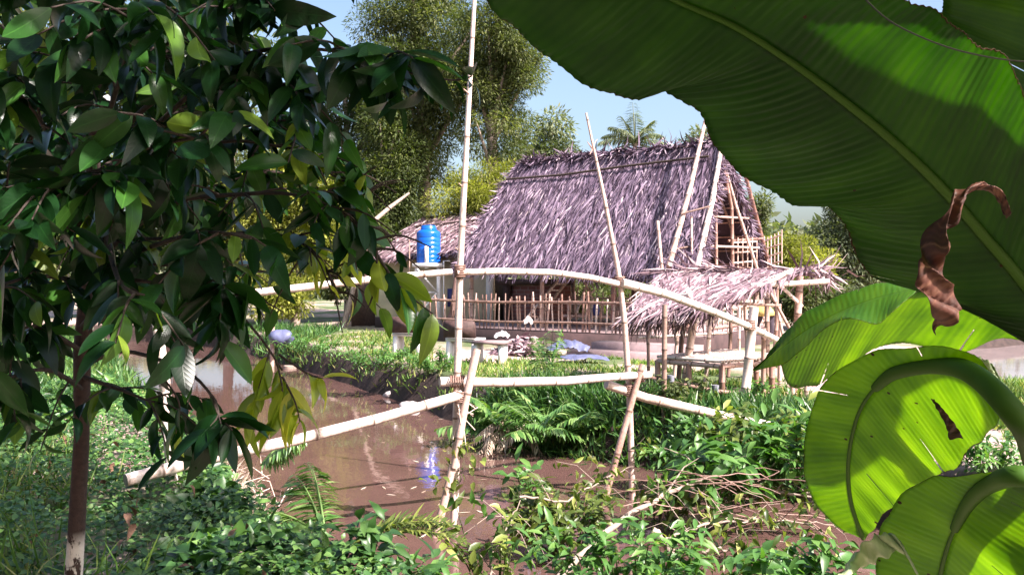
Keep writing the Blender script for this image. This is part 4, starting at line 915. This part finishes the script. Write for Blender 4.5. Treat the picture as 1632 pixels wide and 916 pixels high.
# ------------------------------------------------------------------ near tree at left
nt_=thing('shade_tree',tuple(at(110,1085,3.6)),'dark glossy-leaved tree filling the left side of the view, its slim trunk near the corner','tree')
TR=np.array([at(104,1100,3.6),at(120,880,3.6),at(130,700,3.6),at(131,560,3.58),at(142,420,3.55),at(150,250,3.5),at(160,60,3.45),at(165,-150,3.4),at(175,-400,3.35),at(180,-650,3.3)])
mb=MB(); mb.tube(TR,[.042,.034,.030,.034,.027,.025,.022,.018,.012,.006],12,rnd=.5)
mb.build('trunk',M['bark_lichen'],nt_,smooth=True)
lb=MB(); lf=MB(); yf=MB()
def curve(P,n=14):
    P=np.array(P,float); k=len(P); t=np.linspace(0,1,n)*(k-1); out=[]
    for x in t:
        i=min(int(x),k-2); f=x-i; p0=P[max(i-1,0)];p1=P[i];p2=P[i+1];p3=P[min(i+2,k-1)]
        out.append(.5*((2*p1)+(-p0+p2)*f+(2*p0-5*p1+4*p2-p3)*f*f+(-p0+3*p1-3*p2+p3)*f**3))
    return np.array(out)
def leafspray(C,n,L=.17,W=.062,mb_=None,start=.25,droop=.9,rn=(0,.85),endcl=True):
    """alternate leaves along a twig, drooping, with a rosette at its end"""
    mb_=mb_ or lf; n0=n
    s=np.linspace(start,1,n)+rng.normal(size=n)*.015; s=np.clip(s,0,1); q=np.linspace(0,1,len(C)); P=np.stack([np.interp(s,q,C[:,i]) for i in range(3)],1)
    tan=C[-1]-C[max(0,len(C)-4)]; tan=tan/np.linalg.norm(tan); sd_=np.cross(tan,(0,0,1.)); sd_/=np.linalg.norm(sd_)+1e-9
    sg=np.where(np.arange(n)%2==0,1,-1)[:,None]
    d=tan*rng.uniform(.25,.9,(n,1))+sd_*sg*rng.uniform(.3,1.0,(n,1))+V3(0,0,-1)*rng.uniform(.1,droop,(n,1))+rng.normal(size=(n,3))*.2
    up=V3(0,0,1)+rng.normal(size=(n,3))*.6
    qx=816+P[:,0]/P[:,1]*F; qy=440-(P[:,2]-CH)/P[:,1]*F; rr_=rng.random(n)
    ok=~(((qx>585)&(qy>240)&(qy<400))|((qx>640)&(qy>190)&(qy<440))|((qx>400)&(qx<600)&(qy>410)&(qy<540)&(rr_<.8))|((qx>200)&(qx<430)&(qy>600)&(rr_<.35)&(L<.15)))
    if not ok.any(): return
    P,d,up=P[ok],d[ok],up[ok]; n=len(P)
    sc_=rng.uniform(.5,1.15,n); mb_.leaves(P,d,up,L*sc_,W*sc_*rng.uniform(.8,1.2,n),T_L,rng.uniform(.0,.35,n),rng.uniform(-.1,.75,n),rn[0]+(rn[1]-rn[0])*rng.random(n)**1.4)
def limb(pts,r0,r1=.003,n=16):
    C=curve([at(*p) for p in pts],n); lb.tube(C,np.linspace(r0,r1,n),6); return C
def twigs(C,k,ln,nl,droop=.9,start=.2,L=.17,rn=(0,.85),mb_=None):
    for i in range(k):
        s=random.uniform(start,1); q=np.linspace(0,1,len(C)); b=np.array([np.interp(s,q,C[:,j]) for j in range(3)])
        d=unit(1)[0]; d[2]=d[2]*.5-.15; tan=C[-1]-C[0]; tan/=np.linalg.norm(tan); d=d*.8+tan*.6; d/=np.linalg.norm(d)
        l=ln*random.uniform(.6,1.2); e=b+d*l+V3(0,0,-.25*l); T=curve([b,(b+e)/2+V3(0,0,.12*l),e],8)
        lb.tube(T,np.linspace(.005,.002,8),5); leafspray(T,nl,L,L*.37,mb_,.2,droop,rn)
# featured sprays (seen one by one)
C=limb([(150,250,3.5),(260,150,3.1),(400,85,2.8),(520,80,2.6),(610,105,2.5)],.012); twigs(C,14,.22,6,.8,.35)
T=limb([(600,103,2.5),(660,118,2.45),(720,128,2.42),(752,122,2.4)],.004,.002); leafspray(T,9,.125,.05,None,.15,1.0,(.3,.8))
T=limb([(570,92,2.52),(600,110,2.48),(628,150,2.45)],.004,.002); leafspray(T,6,.15,.055,None,.2,1.1,(.3,.8))
C=limb([(150,420,3.5),(260,330,3.1),(380,310,2.9),(480,312,2.8),(560,350,2.75),(600,400,2.7)],.011); twigs(C,16,.2,6,.9,.35,.15,(.2,.9))
T=limb([(575,362,2.75),(610,420,2.7),(640,460,2.68),(690,500,2.65)],.006,.002); leafspray(T,8,.15,.052,None,.2,1.1,(.3,1)); leafspray(T,5,.15,.055,yf,.3,1.2,(0,.7))
T=limb([(600,400,2.7),(600,450,2.7),(585,495,2.7)],.005,.002); leafspray(T,7,.13,.05,yf,.2,1.0,(0,.8))
C=limb([(130,520,3.55),(200,450,3.1),(300,465,2.8),(380,470,2.6)],.010); twigs(C,9,.2,6,.9,.3,.17)
C=limb([(131,585,3.58),(190,560,3.2),(260,575,2.9),(310,600,2.7),(345,640,2.6)],.009,.004); leafspray(C,5,.15,.05,None,.45)
for a in ((352,690),(330,700),(370,700)):
    T=limb([(340,632,2.6),(348,660,2.55),(a[0],a[1]-15,2.5)],.004,.002); leafspray(T,6,.155,.062,None,.5,1.3,(.1,.6))
C=limb([(145,420,3.5),(300,430,3.0),(400,520,2.9),(450,590,2.85)],.007,.003); 
T=limb([(440,575,2.85),(450,620,2.8),(445,670,2.8)],.004,.002); leafspray(T,12,.14,.05,yf,.1,1.2,(0,.8))
T=limb([(430,560,2.85),(415,610,2.8),(400,655,2.78)],.004,.002); leafspray(T,11,.155,.055,yf,.1,1.0,(0,.9))
T=limb([(450,600,2.83),(470,640,2.8),(478,672,2.78)],.004,.002); leafspray(T,9,.15,.052,yf,.1,1.0,(0,.9))
T=limb([(445,565,2.85),(490,595,2.8),(515,603,2.78)],.004,.002); leafspray(T,4,.12,.045,yf,.5,.6,(.3,.9))
T=limb([(250,590,3.0),(285,640,2.95),(280,690,2.95)],.004,.002); leafspray(T,8,.13,.05,None,.3,1.1,(.4,1))
C=limb([(150,300,3.5),(330,230,3.2),(450,235,3.1),(520,270,3.0),(570,330,2.95)],.008,.003); twigs(C,13,.22,7,.8,.35,.13,(.45,1)); twigs(C,7,.2,6,.9,.5,.12,(0,.8),yf)
C=limb([(150,380,3.5),(300,380,3.2),(420,370,3.1),(500,400,3.0),(540,470,2.95)],.008,.003); twigs(C,9,.2,6,.8,.4,.13,(.4,1)); twigs(C,6,.2,5,.9,.5,.12,(0,.8),yf)
# bulk of the crown
LIMBS=[[(150,250,3.5),(80,120,3.9),(0,40,4.1),(-60,0,4.2)],[(155,150,3.45),(200,60,3.9),(280,20,4.2),(340,-30,4.3)],[(145,400,3.5),(60,330,4.0),(-30,300,4.2)],[(150,300,3.5),(230,200,4.0),(330,160,4.3),(420,140,4.4)],[(150,300,3.5),(90,230,2.9),(40,160,2.4),(-20,110,2.0)],[(150,380,3.5),(60,340,2.8),(0,330,2.3),(-60,330,2.0)],[(140,450,3.55),(60,440,3.0),(-10,460,2.6)],
[(150,250,3.5),(180,160,2.9),(210,60,2.4),(230,-40,2.1)],[(150,330,3.5),(210,260,2.8),(260,230,2.4),(320,220,2.2)],[(155,150,3.45),(280,60,3.1),(380,10,2.8),(470,-30,2.6)],
[(150,300,3.5),(300,240,3.4),(400,200,3.3),(480,190,3.2)],[(142,430,3.5),(250,390,3.0),(330,370,2.6),(400,380,2.4)],[(150,200,3.5),(120,80,3.0),(80,-20,2.6),(40,-120,2.3)],
[(160,60,3.45),(300,-60,3.2),(450,-120,3.0),(560,-120,2.8)],[(160,0,3.45),(60,-120,3.1),(-60,-200,2.8)],[(165,-100,3.4),(200,-260,3.0),(220,-400,2.7)],[(131,620,3.58),(80,590,3.2),(20,600,2.9),(-40,640,2.7)],
[(131,560,3.58),(60,520,3.2),(10,540,2.9)],[(150,350,3.5),(230,340,3.9),(330,300,4.2),(430,270,4.3)],[(150,250,3.5),(60,220,3.9),(-60,200,4.2)],[(150,150,3.5),(250,90,3.9),(360,40,4.2)],[(145,480,3.5),(240,450,3.8),(320,430,4.0),(400,440,4.1)],
[(142,430,3.5),(120,330,2.9),(100,300,2.3),(95,310,1.9)],[(150,300,3.5),(330,130,3.0),(430,130,2.8),(500,170,2.7)],[(131,600,3.58),(190,620,3.4),(240,640,3.3)],[(150,300,3.5),(180,420,2.8),(200,460,2.4),(230,470,2.1)]]
for i,l in enumerate(LIMBS):
    l=[(x,y,max(D_,2.35)) for x,y,D_ in l]
    C=limb(l,.011,.003); k=26 if i in (0,1,2,3,18,19,20,21) else (15 if i not in (16,17,24,25,11) else 6)
    twigs(C,k,.24,7,.55,.12,.16,(0,.95))
# higher foliage added above the frame to shade the tree's lower crown
hi=MB()
for i in range(62):
    tx_,ty_=(random.uniform(-1.0,2.1),random.uniform(.8,4.2)) if i<42 else (random.uniform(-4.2,1.2),random.uniform(-2.5,2.3))
    z0=random.uniform(-700,-300); b=at(175,z0,3.32); e=V3(tx_,ty_,random.uniform(4.25,5.6)+max(0,ty_-4.5)*.45)
    C=curve([b,(b+e)/2+V3(0,0,.35),e],14); lb.tube(C,np.linspace(.016,.003,14),5)
    n=84; P=e+unit(n)*(rng.random((n,1))**.5)*V3(.62,.62,.32); d=unit(n); d[:,2]=d[:,2]*.5-.35
    hi.leaves(P,d,unit(n)*.6+V3(0,0,1),.17*rng.uniform(.7,1.2,n),.066,T_5,.15,.4)
hi.build('added_shade_foliage',M['tree_leaf'],nt_)
lb.build('branches',M['bark'],nt_); lf.build('foliage',M['tree_leaf'],nt_,smooth=True,uv=True); yf.build('young_leaves',M['tree_leaf_young'],nt_,smooth=True,uv=True)
# ------------------------------------------------------------------ banana plant at right
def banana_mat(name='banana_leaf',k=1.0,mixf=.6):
    m,nt,b=newmat(name)
    lu,lv=attr(nt,'lu'),attr(nt,'lv')
    av=mathn(nt,'ABSOLUTE',lv)
    st=mathn(nt,'SINE',mathn(nt,'MULTIPLY',lu,330.0))
    st2=mathn(nt,'SINE',mathn(nt,'ADD',mathn(nt,'MULTIPLY',lu,61.0),mathn(nt,'MULTIPLY',noise(nt,3,2),6.0)))
    nz=noise(nt,5,4,.6)
    f=mathn(nt,'ADD',mathn(nt,'MULTIPLY',st,.05),mathn(nt,'ADD',mathn(nt,'MULTIPLY',st2,.07),nz))
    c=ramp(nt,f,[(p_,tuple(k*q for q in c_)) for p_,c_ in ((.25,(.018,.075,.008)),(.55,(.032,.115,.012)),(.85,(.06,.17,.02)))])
    tcn=N(nt,'ShaderNodeTexCoord'); vo=N(nt,'ShaderNodeTexVoronoi'); vo.inputs['Scale'].default_value=26; nt.links.new(tcn.outputs['Object'],vo.inputs['Vector'])
    sp=mathn(nt,'MULTIPLY',mathn(nt,'LESS_THAN',vo.outputs['Distance'],.11),mathn(nt,'GREATER_THAN',noise(nt,3.3,2),.56))
    ed=mathn(nt,'GREATER_THAN',mathn(nt,'ADD',av,mathn(nt,'MULTIPLY',noise(nt,30,3),.05)),1.018)
    bad=mathn(nt,'MAXIMUM',sp,ed)
    c=mixc(nt,bad,c,(.09,.04,.015))
    nt.links.new(c,b.inputs['Base Color']); b.inputs['Roughness'].default_value=.5; b.inputs['Specular IOR Level'].default_value=.35
    h=mathn(nt,'ADD',mathn(nt,'MULTIPLY',st,.5),mathn(nt,'MULTIPLY',st2,.8)); bn=bump(nt,b,h,.16,.0010)
    tr=N(nt,'ShaderNodeBsdfTranslucent'); mx=N(nt,'ShaderNodeMixShader'); mx.inputs[0].default_value=mixf
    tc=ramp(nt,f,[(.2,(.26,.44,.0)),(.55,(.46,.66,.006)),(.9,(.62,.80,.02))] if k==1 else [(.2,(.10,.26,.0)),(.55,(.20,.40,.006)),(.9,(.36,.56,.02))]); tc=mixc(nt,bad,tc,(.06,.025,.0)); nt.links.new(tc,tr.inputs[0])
    nt.links.new(b.outputs[0],mx.inputs[1]); nt.links.new(tr.outputs[0],mx.inputs[2]); nt.links.new(mx.outputs[0],nt.nodes['Material Output'].inputs[0])
    return m
M['banana']=banana_mat()
M['banana_shaded']=banana_mat('banana_leaf_shaded',.35,.5)  # darker copy of the leaf material, shade of the upper leaves put into its colour
M['banana_rib']=leafmat('banana_rib',[(0,(.03,.085,.008)),(1,(.06,.13,.015))],.15,.6,.2)
M['banana_stem']=plain('banana_stem',(.16,.20,.07),.6,8,.4)
M['banana_dead']=leafmat('banana_dead',[(0,(.05,.018,.012)),(.6,(.11,.04,.028)),(1,(.24,.12,.08))],.25,.6,.4,(1.2,.7,.5),nscale=18)
M['banana_pale']=leafmat('banana_pale_underside',[(0,(.40,.52,.28)),(1,(.52,.62,.38))],.3,.45,.4,(1,1,.6))
STX,STY=2.15,2.15
ban=thing('banana_plant',(STX,STY,gh(STX,STY)),'banana plant with huge drooping green leaves filling the right side of the view','banana plant')
mb=MB(); mb.tube([(STX,STY,.4),(STX+.02,STY,1.0),(STX+.03,STY-.02,1.6),(STX,STY,2.1)],[.13,.11,.09,.06],20); mb.build('pseudostem',M['banana_stem'],ban,smooth=True)
TOP=V3(STX,STY,2.0)
SHADERS=[]
def hermite(S,n):
    """S: (k,3) -> smooth (n,3)"""
    return curve(S,n)
def banana_leaf(st,label=None,ribr=.012,nst=320,nh=14,wave=.010,sag=.0,petiole=None,seed=1,rib=True,tears=2,mat='banana',ripple=.0005):
    """st: stations (rib, low edge, upper edge), each (px,py,D)"""
    rr=np.random.default_rng(seed)
    Rb=hermite([at(*s[0]) for s in st],nst); A=hermite([at(*s[1]) for s in st],nst); B=hermite([at(*s[2]) for s in st],nst)
    t=np.linspace(0,1,nst); mb=MB(); ln=np.concatenate(([0],np.cumsum(np.linalg.norm(np.diff(Rb,axis=0),axis=1))))
    for sgn,E in ((-1,A),(1,B)):
        # small ragged edge
        k=np.linspace(0,1,nh)[None,:,None]
        e=E+(E-Rb)*(.003*rr.normal(size=(nst,1))+.02*np.sin(t*40*sgn+seed)[:,None])
        Gd=Rb[:,None,:]*(1-k)+e[:,None,:]*k
        tan=np.gradient(Rb,axis=0); nrm=np.cross(tan,E-Rb); nrm/=np.linalg.norm(nrm,axis=1)[:,None]+1e-9
        kk=k[...,0]
        w1=wave*(np.sin(ln[:,None]*27+kk*2+seed)*.8+np.sin(ln[:,None]*63+seed*2+kk*3)*.35)*kk**1.3
        w2=sag*np.sin(kk*math.pi)+ripple*np.sin(ln[:,None]*430+kk*8)*np.minimum(kk*5,1)
        Gd=Gd+nrm[:,None,:]*(w1+w2)[...,None]
        keep=np.ones((nst-1,nh-1),bool)
        for q in range(tears):
            i0=int(rr.uniform(.2,.9)*nst); keep[i0:i0+1,int(rr.uniform(.35,.85)*nh):]=False
            if rr.random()<.5: keep[i0:i0+2,nh-3:]=False
        mb.grid(Gd,keep=keep,rnd=.5,u=np.repeat((ln)[:,None],nh,1),v=np.repeat(sgn*np.linspace(0,1,nh)[None,:],nst,0))
    o=mb.build('leaf_blade',M[mat],ban,smooth=True,uv=True)
    md=o.modifiers.new('thickness','SOLIDIFY'); md.thickness=.0007; md.offset=0
    if label: o['label']=label
    if rib:
        m2=MB(); m2.tube(Rb,np.linspace(ribr*.25,ribr,nst),10); 
        m2.build('midrib',M['banana_rib'],o,smooth=True)
    if petiole:
        P=curve([at(*p) for p in petiole]+[TOP],30); m2=MB(); m2.tube(P,np.linspace(ribr,ribr*2.0,30),12); m2.build('petiole',M['banana_rib'],ban,smooth=True)
    return o
def st3(rib,lo,up): return [(r,l,u) for r,l,u in zip(rib,lo,up)]
# big leaf across the top right
rib=[(640,-230,1.293),(850,-120,1.304),(990,-45,1.314),(1075,0,1.319),(1170,42,1.317),(1250,92,1.329),(1290,120,1.337),(1330,150,1.347),(1390,197,1.365),(1440,240,1.383),(1480,278,1.400),(1520,320,1.421),(1570,378,1.453),(1610,424,1.477),(1650,475,1.507),(1690,530,1.539),(1730,590,1.577),(1790,650,1.606)]
lo=[(640,-230,1.293),(765,-20,1.430),(850,80,1.484),(930,125,1.492),(1010,160,1.490),(1062,149,1.458),(1112,172,1.458),(1128,212,1.487),(1165,265,1.520),(1215,300,1.530),(1262,320,1.529),(1315,325,1.511),(1345,368,1.537),(1372,415,1.569),(1410,450,1.584),(1470,462,1.570),(1545,478,1.553),(1632,512,1.547)]
up=[(640,-230,1.293),(930,-190,1.208),(1080,-160,1.173),(1200,-110,1.168),(1320,-70,1.154),(1400,-25,1.161),(1440,-2,1.165),(1475,15,1.166),(1520,38,1.168),(1555,62,1.175),(1590,92,1.187),(1620,122,1.201),(1650,175,1.237),(1690,240,1.278),(1745,310,1.319),(1795,380,1.361),(1835,450,1.407),(1880,560,1.487)]
banana_leaf(st3(rib,lo,up),'huge dark green leaf blade hanging across the upper right, one patch lit',.011,petiole=[(1790,650,1.606),(1860,720,1.640)],seed=2,sag=-.02,mat='banana_shaded',tears=1,ripple=.0016)
# second leaf behind, at the corner
rib=[(1560,-420,1.7),(1600,-260,1.75),(1650,-100,1.8),(1710,60,1.8),(1770,220,1.8),(1830,380,1.8),(1880,520,1.8)]
lo=[(1555,-420,1.7),(1500,-250,1.75),(1494,-90,1.8),(1498,10,1.8),(1520,80,1.8),(1600,300,1.8),(1850,520,1.8)]
up=[(1565,-420,1.7),(1720,-280,1.7),(1800,-140,1.7),(1880,20,1.7),(1930,200,1.7),(1950,360,1.75),(1900,520,1.8)]
banana_leaf(st3(rib,lo,up),'dark leaf blade in the top right corner behind the huge one',.010,seed=5,mat='banana_shaded',petiole=[(1880,520,1.8)])
# leaf with blue-green top and bright hanging half
rib=[(1200,589,2.538),(1240,556,2.494),(1292,520,2.465),(1345,492,2.436),(1400,474,2.407),(1460,464,2.378),(1520,462,2.349),(1580,478,2.320),(1650,500,2.291),(1720,540,2.262)]
lo=[(1200,590,2.541),(1238,572,2.544),(1258,612,2.752),(1300,615,2.820),(1342,590,2.769),(1392,556,2.666),(1455,550,2.624),(1520,560,2.576),(1600,543,2.425),(1720,560,2.325)]
up=[(1200,586,2.558),(1240,553,2.514),(1292,517,2.485),(1345,489,2.456),(1400,471,2.427),(1460,461,2.398),(1520,448,2.369),(1580,464,2.340),(1650,486,2.311),(1720,526,2.282)]
banana_leaf(st3(rib,lo,up),'arching leaf blade with a bluish upper side and a bright yellow green hanging half',.007,seed=3,wave=.008,petiole=[(1720,540,2.262),(1850,640,2.175)])
# its folded-over near flap, which shows the glossy upper side
rib=[(1203,590,2.523),(1245,556,2.465),(1292,522,2.421),(1345,494,2.378),(1400,474,2.349),(1440,464,2.335),(1466,458,2.320)]
lo=[(1203,592,2.523),(1248,578,2.407),(1290,548,2.320),(1342,508,2.276),(1400,514,2.248),(1432,490,2.262),(1466,460,2.320)]
up=[(1203,588,2.573),(1252,531,2.515),(1292,491,2.471),(1350,467,2.428),(1410,451,2.399),(1445,452,2.385),(1466,456,2.370)]
banana_leaf(st3(rib,lo,up),'glossy bluish fold along the crest of the bright leaf',.004,seed=9,wave=.004,rib=False)
# round leaf curling down
rib=[(1600,640,1.708),(1560,606,1.718),(1520,590,1.754),(1475,586,1.814),(1430,594,1.891),(1395,618,1.975),(1370,655,2.063),(1356,705,2.153),(1352,755,2.229),(1358,805,2.290),(1376,858,2.337)]
lo=[(1598,636,1.705),(1560,576,1.678),(1520,556,1.707),(1460,550,1.785),(1390,562,1.904),(1328,596,2.042),(1296,642,2.152),(1284,700,2.250),(1283,765,2.343),(1312,818,2.375),(1374,860,2.343)]
up=[(1604,642,1.705),(1590,672,1.768),(1572,694,1.824),(1552,712,1.878),(1528,738,1.950),(1500,757,2.017),(1468,776,2.089),(1432,798,2.172),(1406,824,2.246),(1390,846,2.301),(1378,859,2.336)]
banana_leaf(st3(rib,lo,up),'rounded bright yellow green leaf blade curling down on an arched stalk',.006,seed=4,wave=.006)
P=curve([at(1395,618,1.975),at(1430,592,1.888),(at(1500,582,1.772)),at(1560,602,1.66),at(1632,680,1.62),at(1700,780,2.030),TOP*.5+at(1750,850,2.175)*.5,TOP+V3(0,0,-.25)],50)
mb=MB(); mb.tube(P,np.interp(np.linspace(0,1,50),[0,.15,.4,1],[.010,.016,.021,.03]),14); mb.build('petiole',M['banana_rib'],ban,smooth=True)
# lowest leaf
rib=[(1640,762,1.410),(1610,764,1.448),(1575,778,1.506),(1545,805,1.575),(1522,842,1.645),(1506,885,1.714),(1496,935,1.784),(1490,1000,1.865),(1490,1080,1.956)]
lo=[(1636,758,1.410),(1585,751,1.464),(1520,756,1.550),(1468,768,1.627),(1425,802,1.718),(1402,850,1.800),(1398,905,1.869),(1425,990,1.932),(1488,1082,1.960)]
up=[(1644,766,1.408),(1640,790,1.441),(1655,825,1.463),(1668,885,1.470),(1660,960,1.456),(1635,1010,1.698),(1600,1045,1.781),(1560,1070,1.858),(1492,1082,1.956)]
banana_leaf(st3(rib,lo,up),'lowest leaf blade at the bottom right corner, curling under',.006,seed=7,wave=.006)
P=curve([at(1522,842,1.645),at(1545,800,1.569),at(1580,770,1.492),at(1640,760,1.407),at(1720,800,1.750),at(1800,830,2.030),TOP+V3(0,0,-.35)],40)
mb=MB(); mb.tube(P,np.interp(np.linspace(0,1,40),[0,.2,1],[.009,.013,.026]),12); mb.build('petiole',M['banana_rib'],ban,smooth=True)
# pale turned edge
def ribbon(name,pts,label=None,mat='banana_pale',n=40,wv=.006,par=None,ribs=1):
    C=curve([at(*p[:3]) for p in pts],n); E=curve([at(*p[3:6]) for p in pts],n); k=np.linspace(0,1,9)[None,:,None]
    Gd=C[:,None,:]*(1-k)+E[:,None,:]*k; a=np.linspace(0,1,n)[:,None]; kk=k[...,0]
    Gd[...,1]+=wv*(np.sin(a*30+kk*5)+.6*np.sin(a*55+kk*11))
    Gd[...,2]+=wv*.5*np.sin(a*41+kk*7)
    mb=MB(); mb.grid(Gd,rnd=np.repeat(rng.random(n),9)*.9); o=mb.build(name,M[mat],par or ban,smooth=True); md=o.modifiers.new('t','SOLIDIFY'); md.thickness=.0008
    if label:o['label']=label
    return o
ribbon('leaf_blade',[(1335,925,1.3,1345,905,1.79),(1372,905,1.79,1370,872,1.76),(1405,890,1.76,1395,852,1.75),(1440,880,1.74,1420,850,1.74),(1470,930,1.71,1440,868,1.72)],'pale turned-over leaf edge at the bottom right')
ribbon('leaf_blade',[(1530,598,2.27,1532,568,2.27),(1560,606,2.27,1552,566,2.27),(1588,612,2.27,1575,575,2.27),(1592,604,2.27,1586,590,2.27)],'small pale curled leaf edge right of the round leaf',n=24)
ribbon('torn_strip',[(1484,636,1.76,1488,636,1.76),(1495,655,1.74,1503,652,1.74),(1508,680,1.71,1522,676,1.71),(1512,700,1.69,1535,698,1.69)],'brown dead strip in the round leaf','banana_dead',24,.002)
# dead dangling leaf
ribbon('dead_leaf_blade',[(1606,345,1.22,1604,343,1.22),(1592,312,1.21,1589,306,1.21),(1566,300,1.20,1562,294,1.20),(1540,312,1.19,1530,302,1.19),(1528,345,1.18,1510,330,1.18),(1512,375,1.17,1478,372,1.20),(1506,405,1.16,1464,412,1.2),(1508,432,1.18,1462,440,1.17),(1516,462,1.19,1474,478,1.16),(1536,490,1.18,1490,508,1.18),(1520,512,1.18,1490,530,1.19)],'dried brown curled leaf dangling in front of the huge green one','banana_dead',70,.008)
# extra upper blades, unseen overhead, shaped to shade the big leaf around one gap
def free_leaf(base,az,el,L,W,droop,seed=1,roll=0.0):
    t=np.linspace(0,1,60); h=V3(math.cos(az),math.sin(az),0)
    Rb=np.array(base)+np.outer(t*L*math.cos(el),h)+np.outer(t*L*math.sin(el)-droop*L*t**2,(0,0,1.))
    tan=np.gradient(Rb,axis=0); sdv=np.cross(tan,(0,0,1.)); sdv/=np.linalg.norm(sdv,axis=1)[:,None]; ww=W*np.sin(math.pi*np.clip(t*.9+.06,0,1))**.6
    mb=MB(); kk=np.linspace(0,1,10)
    for s in (-1,1):
        Gd=Rb[:,None,:]+sdv[:,None,:]*(s*ww[:,None]*kk[None,:])[...,None]+V3(0,0,1)*(-.25*(ww[:,None]*kk[None,:])+s*roll*ww[:,None]*kk[None,:]+.01*np.sin(t*40+seed)[:,None]*kk[None,:])[...,None]
        mb.grid(Gd,u=np.repeat((t*L)[:,None],10,1),v=np.repeat(s*kk[None,:],60,0))
    o=mb.build('leaf_blade',M['banana'],ban,smooth=True,uv=True); m2=MB(); m2.tube(Rb,np.linspace(.018,.004,60),8); m2.build('midrib',M['banana_rib'],o)
C0=curve([TOP,V3(2.05,1.3,2.85),V3(1.9,.95,3.2),V3(1.55,1.06,3.32),V3(1.1,1.17,3.32),V3(.75,1.17,3.3),V3(.4,1.18,3.25),V3(0,1.22,3.1)],90)
C1=curve([TOP,V3(2.2,.9,2.9),V3(1.8,.15,3.15),V3(1.3,.48,3.3),V3(.9,.62,3.3),V3(.4,.74,3.25),V3(0,.86,3.1)],90)
def overhead(C0,W,w0):
    t=np.linspace(0,1,len(C0)); ww=W*np.where(t<w0,0.004,np.sin(math.pi*np.clip((t-w0)/(1-w0)*.93+.05,0,1))**.5)
    tan=np.gradient(C0,axis=0); s1=np.cross(tan,(0,0,1.)); s1/=np.linalg.norm(s1,axis=1)[:,None]; kk=np.linspace(0,1,10); mb=MB()
    for s in (-1,1):
        Gd=C0[:,None,:]+s1[:,None,:]*(s*ww[:,None]*kk[None,:])[...,None]+V3(0,0,1)*(-.22*(ww[:,None]*kk[None,:])+.008*np.sin(t*50)[:,None]*kk[None,:])[...,None]
        mb.grid(Gd,u=np.repeat((t*2)[:,None],10,1),v=np.repeat(s*kk[None,:],len(t),0))
    o=mb.build('leaf_blade',M['banana'],ban,smooth=True,uv=True); m2=MB(); m2.tube(C0,np.linspace(.03,.004,len(C0)),8); m2.build('midrib',M['banana_rib'],o,smooth=True)
overhead(C0,.30,.15); overhead(C1,.285,.50); overhead(curve([TOP,V3(2.2,1.7,3.0),V3(1.95,1.35,3.35),V3(1.5,1.4,3.45),V3(1.0,1.55,3.4)],70),.3,.42)
overhead(curve([TOP,V3(2.4,2.3,2.8),V3(2.8,2.6,3.1),V3(3.4,3.0,3.0),V3(3.8,3.2,2.5)],60),.3,.35)
# cable in front of the corner
mb=MB(); mb.tube(curve([at(1370,-10,1.1),at(1420,35,1.1),at(1500,72,1.1),at(1580,92,1.1),at(1660,100,1.1),at(1780,104,1.1),at(1950,100,1.12)],40),.0011,6)
tag(mb.build('thin_cable',M['wire']),'thin black cable crossing in front of the top right banana leaf','cable')
